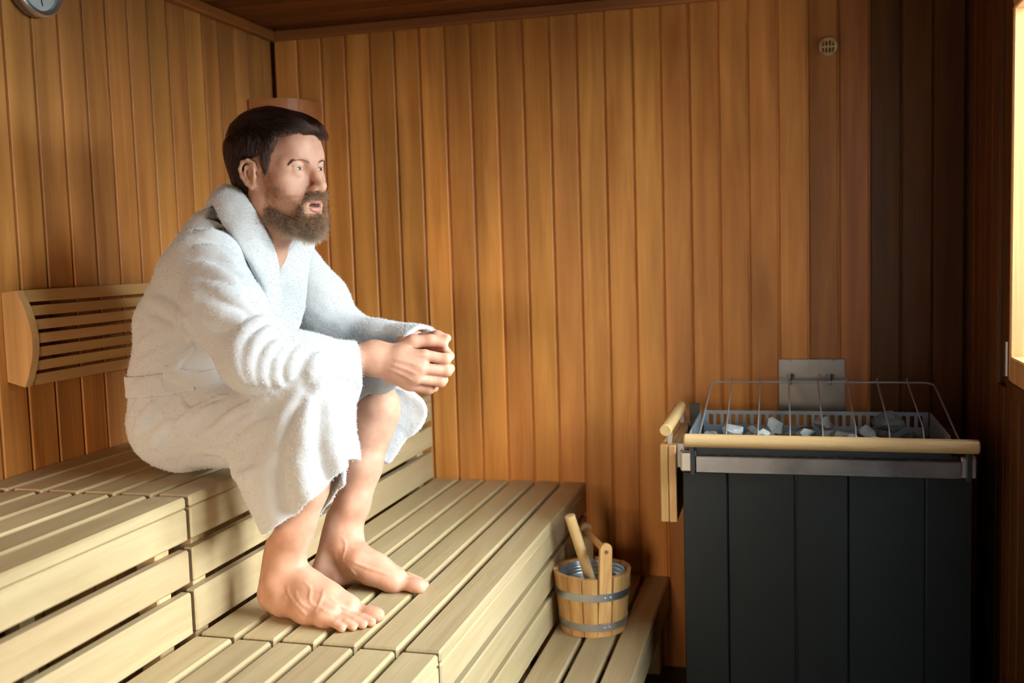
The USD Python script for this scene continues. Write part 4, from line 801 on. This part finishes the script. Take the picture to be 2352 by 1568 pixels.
hand((.672, -1.345, .525), WR,
     [(0.942, -1.190, 0.534), (0.938, -1.200, 0.508), (0.926, -1.200, 0.488), (0.909, -1.190, 0.472)],
     [[(0.982, -1.172, 0.524), (0.979, -1.140, 0.527), (0.958, -1.120, 0.530)], [(0.983, -1.172, 0.499), (0.978, -1.138, 0.500), (0.953, -1.118, 0.502)], [(0.969, -1.172, 0.477), (0.963, -1.140, 0.476), (0.939, -1.120, 0.478)], [(0.940, -1.168, 0.461), (0.941, -1.140, 0.460), (0.923, -1.122, 0.461)]],
     [(0.865, -1.178, 0.536), (0.907, -1.165, 0.560), (0.941, -1.150, 0.561), (0.969, -1.142, 0.553)],
     (A((0.872, -1.185, 0.521)), A((0.901, -1.175, 0.510))))
WL = A((.872, -1.072, .540))
hand((.68, -0.950, .555), WL,
     [(0.914, -1.085, 0.538), (0.911, -1.080, 0.519), (0.900, -1.080, 0.499), (0.888, -1.085, 0.483)],
     [[(0.952, -1.118, 0.538), (0.972, -1.140, 0.537)], [(0.951, -1.110, 0.518), (0.948, -1.142, 0.514), (0.928, -1.155, 0.512)], [(0.938, -1.110, 0.497), (0.933, -1.142, 0.495), (0.915, -1.155, 0.493)], [(0.920, -1.110, 0.478), (0.917, -1.142, 0.477), (0.902, -1.155, 0.478)]],
     [(0.868, -1.110, 0.541), (0.913, -1.115, 0.560), (0.948, -1.125, 0.567), (0.972, -1.130, 0.564)],
     (A((0.860, -1.105, 0.526)), A((0.887, -1.110, 0.517))), .031)
for pl in VEINS: B.chain([A(p) for p in pl], np.interp(np.linspace(0, 1, len(pl)), [0, .5, 1], [.0020, .0028, .0020]), .0035)
body_mesh = B.mesh(.0022, 6, 2)
obj('body', body_mesh, SKIN, man, smooth=True)
LIP = plain('lips', (0.44, 0.175, 0.135), 0.5)
Lp = Solid()
for pts, rad in (UPL, LOL): Lp.chain([spline(pts, 13)[k] for k in range(13)], np.interp(np.linspace(0, 4, 13), range(5), rad), .003)
Lp.ell(hp(.0985, 0, -.0785), (.014, .0165, .0026), .002, 's', M=HM)
obj('lips', Lp.mesh(.0012, 6, 2), LIP, man, smooth=True)
mo = trimesh.creation.icosphere(3, 1.0); mo.vertices = mo.vertices * A([.006, .0165, .004]) @ HM.T + hp(.0855, 0, -.0785)
obj('mouth_gap', mo, plain('mouth_dark', (0.05, 0.015, 0.012), 0.6), man, smooth=True)

# robe
Rb = Solid()
for s in (-1, 1):
    c = -1.12 + s * .075
    Rb.chain([(.350, c, .405), (.352, c, .490), (.372, c, .600), (.418, -1.12 + s * .070, .685), (.468, -1.12 + s * .052, .745)], [.088, .088, .088, .082, .070], .04)
    Rb.chain([(.42, c, .52), (.455, -1.12 + s * .065, .61), (.500, -1.12 + s * .06, .70)], [.085, .085, .070], .04)
Rb.ell((.352, -1.12, .382), (.116, .178, .104), .04)
Rb.chain([(.485, -1.262, .735), (.562, -1.320, .640), (.650, -1.345, .545)], [.074, .077, .070], .035)
Rb.chain([(.650, -1.350, .545), (.720, -1.305, .522), (.800, -1.238, .510)], [.076, .066, .060], .03)
Rb.chain([(.530, -.975, .728), (.585, -.945, .640), (.645, -.942, .560)], [.072, .068, .058], .035)
Rb.cone((0.713, -1.030, 0.484), (0.794, -1.080, 0.478), .040, .044, .03)
Rb.chain([(.645, -.942, .560), (.76, -.985, .535), (.885, -1.062, .535)], [.058, .054, .056], .03)
for s in (-1, 1): Rb.chain([(.440, -1.12 + s * .06, .735), (.452, -1.12 + s * .045, .800)], [.080, .060], .05)
Rb.cone((.375, -1.205, .385), (.730, -1.278, .402), .100, .084, .045)
Rb.cone((.365, -1.030, .388), (.690, -1.005, .400), .098, .074, .045)
# the side that hangs over the right knee, the panel between the legs, the flap beyond the left knee
near = patch([[(0.570, -1.318, 0.419), (0.698, -1.350, 0.462), (0.772, -1.335, 0.481), (0.805, -1.305, 0.468), (0.810, -1.275, 0.428)],
              [(0.560, -1.325, 0.338), (0.702, -1.382, 0.388), (0.785, -1.378, 0.410), (0.822, -1.340, 0.404), (0.812, -1.285, 0.394)],
              [(0.575, -1.330, 0.294), (0.688, -1.392, 0.302), (0.788, -1.395, 0.345), (0.830, -1.350, 0.367), (0.822, -1.290, 0.364)],
              [(0.638, -1.345, 0.196), (0.698, -1.392, 0.224), (0.794, -1.400, 0.295), (0.830, -1.352, 0.343), (0.830, -1.292, 0.334)]], 110, 110)
gu, gv = np.gradient(near, axis=1), np.gradient(near, axis=0); nn_ = np.cross(gu, gv); nn_ /= np.linalg.norm(nn_, axis=2, keepdims=True); nn_ *= np.sign(nn_[55, 40] @ A([0, -1, 0]))
uu, vv = np.meshgrid(np.linspace(0, 1, 110), np.linspace(0, 1, 110))
rip = sum(a_ * np.exp(-((uu - c_ - sl * (vv - .5)) / w_) ** 2) for c_, w_, a_, sl in ((.30, .075, .013, -.10), (.50, .07, .014, -.06), (.70, .055, .011, .03), (.40, .05, -.009, -.08), (.60, .05, -.009, 0), (.86, .05, .008, .05), (.78, .04, -.006, .04), (.16, .06, .007, -.05)))
near = near + nn_ * (rip * (.25 + .9 * np.clip(vv, 0, 1)))[..., None]
Rb.sheet(near.reshape(-1, 3), .0055, .022)
mid_ = patch([[(0.776, -1.235, 0.431), (0.776, -1.215, 0.404), (0.768, -1.200, 0.378)], [(0.784, -1.262, 0.330), (0.766, -1.225, 0.313), (0.737, -1.195, 0.306)], [(0.785, -1.275, 0.277), (0.741, -1.222, 0.247), (0.682, -1.190, 0.184)]], 50, 60)
Rb.sheet(mid_.reshape(-1, 3), .005, .02)
far = patch([[(0.674, -0.985, 0.432), (0.730, -0.960, 0.445), (0.783, -0.945, 0.432), (0.810, -0.930, 0.420)], [(0.709, -0.945, 0.369), (0.766, -0.935, 0.374), (0.795, -0.925, 0.378), (0.836, -0.915, 0.368)], [(0.738, -0.945, 0.265), (0.748, -0.940, 0.254), (0.771, -0.930, 0.284), (0.797, -0.922, 0.315)]], 70, 70)
Rb.sheet(far.reshape(-1, 3), .0055, .02)
# folds
for pl, r, sg in FOLDS:
    n = len(pl); rad = r * np.interp(np.arange(n), [0, max(1, n * .35), n * .65, n - 1], [.55, 1, 1, .55])
    Rb.chain([A(p) for p in pl], rad, r * .95)
Rb.chain(list(POCKET_SEAM), .0030, .002); Rb.chain([p + A([-.001, .003, 0]) for p in POCKET_MOUTH], .0055, .004)
# openings: neck, cuffs
VA, VR, VL = A((0.565, -1.125, 0.614)), A((0.574, -1.195, 0.812)), A((0.566, -1.060, 0.795))
fw = A([1, 0, .30]); fw /= np.linalg.norm(fw)
nr = np.cross(VR - VA, fw); nr /= np.linalg.norm(nr); nr *= np.sign(nr @ (VR - VL)); nl = np.cross(VL - VA, fw); nl /= np.linalg.norm(nl); nl *= np.sign(nl @ (VL - VR))
Rb.add(lambda p: np.maximum(np.maximum((p - VA) @ nr, (p - VA) @ nl), .495 - p[:, 0] - .3 * (p[:, 2] - .74)).astype(np.float32), (.56, -1.12, .75), .22, .006, 's')
Rb.cone((.500, -1.12, .770), (.575, -1.125, .90), .066, .075, .01, 's')
Rb.cone((.770, -1.262, .513), (.822, -1.220, .511), .047, .054, .004, 's')
Rb.cone((.865, -1.050, .540), (.94, -1.11, .540), .036, .042, .004, 's')
Rb.half((.806, -1.230, .508), (.80, .55, -.05), .062)
Rb.half((.890, -1.070, .520), (.72, -.66, -.15), .085)
Rb.add(lambda p: np.maximum(p[:, 2] - .2805, p[:, 0] - .5245).astype(np.float32), (.33, -1.12, .20), .32, .002, 's')
lump = lambda p: ((usdkit.meshkit.noise(p * 21.0, 3) - .5) * .005 + (usdkit.meshkit.noise(p * 48.0, 5) - .5) * .0022).astype(np.float32)
robe_mesh = Rb.mesh(.003, 6, 1, bump=lump)
robe = obj('robe', robe_mesh, TERRY, man, label='white terry bathrobe', smooth=True)
rgf = np.random.default_rng(5)
def fuzz_on(m, n, length, name, parent):
    v, nn = usdkit.meshkit.arrays(m, True)[0], usdkit.meshkit.arrays(m, True)[2]; i = rgf.integers(0, len(v), n)
    d = nn[i] + rgf.normal(0, .55, (n, 3)); d /= np.linalg.norm(d, axis=1, keepdims=True); L_ = length * rgf.uniform(.5, 1.2, (n, 1)); p = v[i] + rgf.normal(0, .0009, (n, 3)); k = rgf.normal(0, .5, (n, 3))
    curves(name, list(np.stack([p - d * .0012, p + d * L_ * .5, p + (d + k) * L_ * .8], 1)), .00048, FUZZ, parent, .6)
FUZZ = mat('terry_loops', {'p': ('principled_bsdf', {'base_color': (0.66, 0.665, 0.675), 'roughness': 1.0, 'specular_ior_level': 0.0})}, [])
fuzz_on(robe_mesh, 90000, .0024, 'terry_loops', robe)
# shawl collar
Cr = Solid()
def even(p, n): return spline(p, n)
ri = even([(.475, -1.060, .880), (.456, -1.120, .893), (0.506, -1.172, 0.886), (0.551, -1.194, 0.850), (0.578, -1.185, 0.792), (0.579, -1.150, 0.746), (0.570, -1.125, 0.689), (0.556, -1.110, 0.636), (0.541, -1.105, 0.562)], 240)
ro = even([(.440, -1.030, .812), (.414, -1.112, .822), (0.478, -1.200, 0.862), (0.511, -1.222, 0.823), (0.549, -1.232, 0.774), (0.568, -1.212, 0.724), (0.574, -1.185, 0.677), (0.567, -1.165, 0.604), (0.555, -1.160, 0.557)], 240)
li = even([(.475, -1.060, .880), (.520, -1.046, .850), (0.575, -1.062, 0.808), (0.563, -1.073, 0.781), (0.567, -1.093, 0.734), (0.567, -1.110, 0.687), (0.559, -1.110, 0.645), (0.554, -1.115, 0.597), (0.552, -1.120, 0.548)], 200)
lo_ = even([(.440, -1.030, .812), (.520, -.985, .808), (0.594, -1.000, 0.795), (0.598, -1.020, 0.750), (0.595, -1.040, 0.701), (0.587, -1.042, 0.646), (0.569, -1.030, 0.595), (0.556, -1.060, 0.542)], 200)
for a, b_ in ((ri, ro), (li, lo_)):
    q = []
    for t in np.linspace(0, 1, 22):
        m_ = a * (1 - t) + b_ * t; o_ = m_ - A([.46, -1.12, 0]); o_[:, 2] = .12; o_ /= np.linalg.norm(o_, axis=1, keepdims=True)
        q.append(m_ + o_ * (.008 + (.006 if a is li else 0) + .009 * math.sin(math.pi * t) ** .7))
    Cr.sheet(np.concatenate(q), .0068, .006)
    Cr.chain(list(a + A([.004, 0, .003]))[::6], .0088, .006)
cm = Cr.mesh(.0028, 6, 2, bump=lump)
obj('collar', cm, TERRY, robe, smooth=True); fuzz_on(cm, 20000, .0024, 'collar_loops', robe)
# belt round the waist, its end hanging in front
wr_ = []
for zz in np.linspace(-.019, .019, 9):
    for th in np.linspace(0, 2 * math.pi, 150, endpoint=False):
        d_ = A([math.cos(th), math.sin(th), 0.0]); rr = np.linspace(.03, .36, 120); pp = A([.34, -1.12, 0]) + rr[:, None] * d_
        pp[:, 2] = .470 + zz + .10 * (pp[:, 0] - .24); sd = Rb.at(pp, .05); k = np.nonzero(sd < 0)[0]
        if len(k): wr_.append(pp[k[-1]] + d_ * .004)
wr_ = A(wr_); wr_ = wr_[(wr_[:, 0] < .46)]
Bt = Solid(); Bt.sheet(wr_, .0055, .004)
obj('belt', Bt.mesh(.003, 6, 2, bump=lump), TERRY, robe, smooth=True)
TIE = TIE[TIE[:, 0] < .506]; Tb = Solid(); te = patch([[tuple(p + A([0, -.006, .014])) for p in TIE[::2]], [tuple(p + A([.002, -.010, 0])) for p in TIE[::2]], [tuple(p + A([0, -.006, -.012])) for p in TIE[::2]]], 50, 16)
Tb.sheet(te.reshape(-1, 3), .005, .004)
fe = spline(FRONT_EDGE[FRONT_EDGE[:, 0] < .47], 30); Tb.chain(list(fe + A([0, .001, 0])), np.linspace(.002, .0065, 30), .01)
obj('belt_end', Tb.mesh(.0028, 6, 2, bump=lump), TERRY, robe, smooth=True)

# eyes
EYEW = plain('eye_white', (0.28, 0.255, 0.24), 0.3); IRIS = plain('eye_blue', (0.045, 0.075, 0.09), 0.25); PUP = plain('eye_pupil', (0.004, 0.004, 0.005), 0.08)
def cap(c, d, r, ang):
    m = trimesh.creation.icosphere(4, r); m.apply_transform(trimesh.geometry.align_vectors([0, 0, 1], d))
    k = (m.vertices @ d) / r > math.cos(ang); m.update_faces(k[m.faces].all(1)); m.remove_unreferenced_vertices(); m.apply_translation(c); return m
for s in (-1, 1):
    c = hp(.0715, s * .0325, 0); g = HM @ A([1, .16, .0]); g /= np.linalg.norm(g)
    m = trimesh.creation.icosphere(4, .0126); m.apply_translation(c)
    e = obj('eye', m, EYEW, man, smooth=True); obj('iris', cap(c, g, .01275, .50), IRIS, e, smooth=True); obj('pupil', cap(c, g, .01285, .20), PUP, e, smooth=True)
    us = spline([hp(*(A([.0715, s * .0325, 0]) + A([.0138 * math.cos(a_) * math.cos(b_), .0138 * math.sin(b_), .0138 * math.sin(a_)]))) for b_, a_ in zip(np.linspace(-1.2, 1.2, 7), [.02, .26, .40, .46, .42, .28, -.02])], 24)
    obj('lash_line', tube(us, np.interp(np.linspace(0, 1, 24), [0, .5, 1], [.0004, .0009, .0004]), 6), plain(f'lash_{s}'.replace('-', 'n'), (0.03, 0.018, 0.012), 0.7), man, smooth=True)
# nails
NAIL = plain('nail', (0.52, 0.29, 0.22), 0.45, specular_ior_level=0.3)
def nail(c, f, w, n, L_, W_, name):
    m = trimesh.creation.icosphere(3, 1.0); M_ = np.eye(4); M_[:3, 0] = f * L_; M_[:3, 1] = w * W_; M_[:3, 2] = n * .0014; M_[:3, 3] = c; m.apply_transform(M_); obj(name, m, NAIL, man, smooth=True)
for nl_ in (R_NAILS, L_NAILS):
    for i, (c, r, f, w) in enumerate(nl_):
        n = A([0, 0, 1.0]) + f * .35; n /= np.linalg.norm(n); f2 = f - n * (f @ n); f2 /= np.linalg.norm(f2); nail(c - n * .0006 - f2 * .001, f2, w, n, r * .75, r * .68, 'toenail')
# hair
loc = lambda p: (A(p) - HC) @ HM
def hair_zone(p):
    """Negative where the scalp carries hair (head frame)."""
    q = loc(p); x, y, z = q[:, 0], np.abs(q[:, 1]), q[:, 2]
    front = np.maximum(.074 - z, x - .105)                                   # above the brow
    temple = np.maximum(x - (.036 + .012 * np.clip((z - .03) / .04, 0, 1)), -.012 - z)
    nape = np.maximum(x + .028, -.066 - z - .25 * (x + .1))
    ear = np.maximum(np.maximum(.030 - z, x - .022), -.030 - x)
    return np.minimum(np.minimum(front, nape), np.maximum(temple, -np.maximum(np.maximum(z - .034, -.034 - x), x - .016))).astype(np.float32)
Hs = Solid()
Hs.ell(hp(-.019, 0, .030), (.1075, .0845, .096), .02, M=HM); Hs.ell(hp(-.035, 0, .055), (.088, .080, .076), .02, M=HM); Hs.ell(hp(.045, 0, .084), (.050, .052, .030), .02, M=HM)
Hs.ell(hp(-.06, 0, -.02), (.052, .060, .060), .03, M=HM)
Hs.add(hair_zone, HC, .25, .006, 'i')
hm = Hs.mesh(.0028, 6, 2)
HAIRM = mat('hair_dark_brown', {'g': ('geometry', {}), 'p': ('principled_bsdf', {'base_color': (0.016, 0.010, 0.007), 'roughness': 0.45, 'specular_ior_level': 0.4})}, [])
def strands_of(name, col, rough=.3): return mat(name, {'p': ('principled_hair_bsdf', {'parametrization': 'Direct coloring', 'color': col, 'roughness': rough, 'radial_roughness': 0.4})}, [])
HAIRS = mat('hair_strands', {'p': ('principled_hair_bsdf', {'parametrization': 'Melanin concentration', 'melanin': 0.955, 'melanin_redness': 0.6, 'roughness': 0.26, 'radial_roughness': 0.4, 'random_color': 0.2})}, []); BEARDS = strands_of('beard_strands', (0.27, 0.118, 0.052), .4); BROWS = strands_of('brow_strands', (0.06, 0.034, 0.022), .4)
hair = obj('hair', hm, HAIRM, man, label='short dark brown swept hair', smooth=True)
rg = np.random.default_rng(11)
hv = np.array(hm.vertices); hn = np.array(hm.vertex_normals); ht = cKDTree(hv)
def grow(root_p, n, step, field, lift, jit):
    """Strands that follow a direction field over the hair's surface."""
    p = root_p.copy(); out = [p.copy()]; m = len(p); h = np.zeros(m); r = rg.uniform(.5, 1.2, m)
    off = (usdkit.meshkit.fbm(loc(p) * 55.0, 2, 3)[:, None] - .5) * jit + rg.normal(0, .07, (m, 1))
    for i in range(n):
        d = field(loc(p), i / n); _, k = ht.query(p); nn = hn[k]
        d = d + off * np.cross(nn, d); d -= nn * (d * nn).sum(1, keepdims=True); d /= np.linalg.norm(d, axis=1, keepdims=True) + 1e-9
        h = lift(loc(root_p), (i + 1) / n) * r; p2 = p + d * step; _, k = ht.query(p2); q = hv[k]; sd = ((p2 - q) * hn[k]).sum(1)
        p = p2 + hn[k] * (h - sd)[:, None]; out.append(p.copy())
    return np.stack(out, 1)
def hair_dir(q, t):
    x, y, z = q.T; w = np.clip((z - .062) / .035, 0, 1)[:, None]
    top = np.stack([np.ones_like(x), .18 + 4.0 * y, .10 - 2.2 * np.clip(x - .05, 0, .1)], 1)
    side = np.stack([np.where(x > .015, -.10, -.30 - 1.2 * np.clip(-x - .05, 0, 1)), 0 * x, -np.ones_like(x)], 1)
    return (w * top + (1 - w) * side) @ HM.T
def hair_lift(q, t):
    z = q[:, 2]; return .0012 + np.clip((z - .03) / .07, 0, 1) * 0.0065 * math.sin(math.pi * min(1, .2 + t * .6)) * np.clip(1.35 - 8 * q[:, 0], .5, 1.3) + .002 * t
ok = hair_zone(hv) < -.001; ok &= (hn @ (HM @ A([0, 0, 1.0])) > -.5)
ro_ = rg.choice(np.nonzero(ok)[0], 9000)
st = grow(hv[ro_] + rg.normal(0, .0008, (9000, 3)) - hn[ro_] * .001, 10, .0042, hair_dir, hair_lift, 1.6)
curves('hair_strands', list(st), .00055, HAIRS, hair, .35)
# forelock that ends in a curl over the forehead
fl = []
for i in range(1500):
    u, v, w_ = rg.uniform(0, 1), rg.uniform(-1, 1), rg.uniform(-1, 1)
    y0 = -.034 + .078 * u; dr_ = np.clip((u - .18) / .4, 0, 1)                     # the lock falls over the forehead towards his left
    a = hp(.015 + .012 * v, y0 - .010, .114 + .003 * w_); b_ = hp(.046 + .006 * v, y0 - .002, .115 + .004 * w_ - .010 * (1 - dr_)); c = hp(.074 + .004 * v, y0 + .004, .102 + .005 * w_ - .010 * (1 - dr_))
    d = hp(.0855 + .004 * w_ - .004 * (1 - dr_), y0 + .010, .087 + .004 * v); e = hp(.0915 + .005 * w_ - .006 * (1 - dr_), y0 + .014 + .004 * v, .083 - .017 * dr_ + .006 * v)
    fl.append(spline([a, b_, c, d, e], 11) + rg.normal(0, .0005, (11, 3)))
curves('forelock', fl, .00055, HAIRS, hair, .35)
# beard: a base along the jaw, curly strands on it
Bd = Solid()
for s in (-1, 1):
    Bd.chain([hp(.012, s * .060, -.068), hp(.020, s * .056, -.092), hp(.046, s * .034, -.114), hp(.072, 0, -.124)], [.005, .013, .018, .021], .02)
    Bd.chain([hp(.083, s * .030, -.068), hp(.093, s * .020, -.056), hp(.106, s * .004, -.0545)], [.0035, .0048, .0042], .006)
    Bd.chain([hp(.078, s * .034, -.082), hp(.072, s * .030, -.104)], [.006, .012], .012)
Bd.ball(hp(.082, 0, -.108), .0175, .015)
fuzz = lambda p: ((usdkit.meshkit.noise(p * 260.0, 9) - .5) * .006 + (usdkit.meshkit.noise(p * 520.0, 4) - .5) * .004).astype(np.float32)
bm = Bd.mesh(.0022, 6, 2, bump=fuzz)
beard = obj('beard', bm, mat('beard_base', {'g': ('geometry', {}), 'p': ('principled_bsdf', {'base_color': (0.095, 0.040, 0.018), 'roughness': 0.8, 'specular_ior_level': 0.1})}, []), man, label='full brown beard', smooth=True)
bv, bn = np.array(bm.vertices), np.array(bm.vertex_normals)
def scatter(v, n, k, length, down, curl, npt=6, dens=None):
    i = rg.choice(len(v), k, p=dens); p = v[i] + rg.normal(0, .0012, (k, 3)); L_ = length * rg.uniform(.5, 1.3, (k, 1))
    d = n[i] * .45 + down + rg.normal(0, .35, (k, 3)); d /= np.linalg.norm(d, axis=1, keepdims=True); out = [p - d * .003]; c = rg.normal(0, curl, (k, 3))
    for s_ in range(npt - 1):
        d = d + c + rg.normal(0, curl * .8, (k, 3)); d /= np.linalg.norm(d, axis=1, keepdims=True); p = p + d * L_ / (npt - 1); out.append(p.copy())
    return list(np.stack(out, 1))
dn_ = HM @ A([.45, 0, -.9])
curves('beard_strands', scatter(bv, bn, 15000, .017, dn_ * 1.0, .30), .00040, BEARDS, beard, .4)
# cheek hair and brows straight on the skin
fv, fn = np.array(body_mesh.vertices), np.array(body_mesh.vertex_normals); fq = loc(fv)
zn = (fq[:, 0] > .013) & (fq[:, 0] < .078) & (np.abs(fq[:, 1]) > .022) & (np.abs(fq[:, 1]) < .082) & (fq[:, 2] > -.11)
lim = .002 - 1.05 * np.maximum(0, fq[:, 0] - .030) - np.where(fq[:, 0] > .035, .012, 0) * rg.uniform(.6, 1.9, len(fq))
zn &= fq[:, 2] < lim; zi = rg.choice(np.nonzero(zn)[0], 4200); q = fv[zi] + rg.normal(0, .0006, (4200, 3)); sg_ = np.sign(fq[zi, 1])
t_ = (np.stack([.25 + 0 * sg_, sg_ * .30, -.9 + 0 * sg_], 1) @ HM.T) + rg.normal(0, .25, (4200, 3)); t_ /= np.linalg.norm(t_, axis=1, keepdims=True); L_ = rg.uniform(.005, .0105, (4200, 1))
ck = list(np.stack([q - fn[zi] * .001, q + t_ * L_ * .5 + fn[zi] * .0010, q + t_ * L_ + rg.normal(0, .0012, (4200, 3))], 1))
curves('cheek_hair', ck, .00036, BEARDS, beard, .4)
bw_ = []
for s in (-1, 1):
    path = spline([hp(.0965, s * .012, .0150), hp(.0935, s * .026, .0205), hp(.0865, s * .042, .0205), hp(.0760, s * .053, .0120)], 40)
    for i in range(900):
        t_ = rg.uniform(0, 1); k = int(t_ * 38); p = path[k] + HM @ A([0, 0, rg.normal(0, .0021 * (1.2 - t_ * .7))]); d = path[k + 1] - path[max(k - 1, 0)]; d /= np.linalg.norm(d); d = d + HM @ A([.15, 0, .30 - .5 * t_]) + rg.normal(0, .12, 3)
        bw_.append(A([p, p + d * .004, p + d * .008 - HM @ A([.0015, 0, 0])]))
curves('eyebrows', bw_, .00045, BROWS, man, .4)
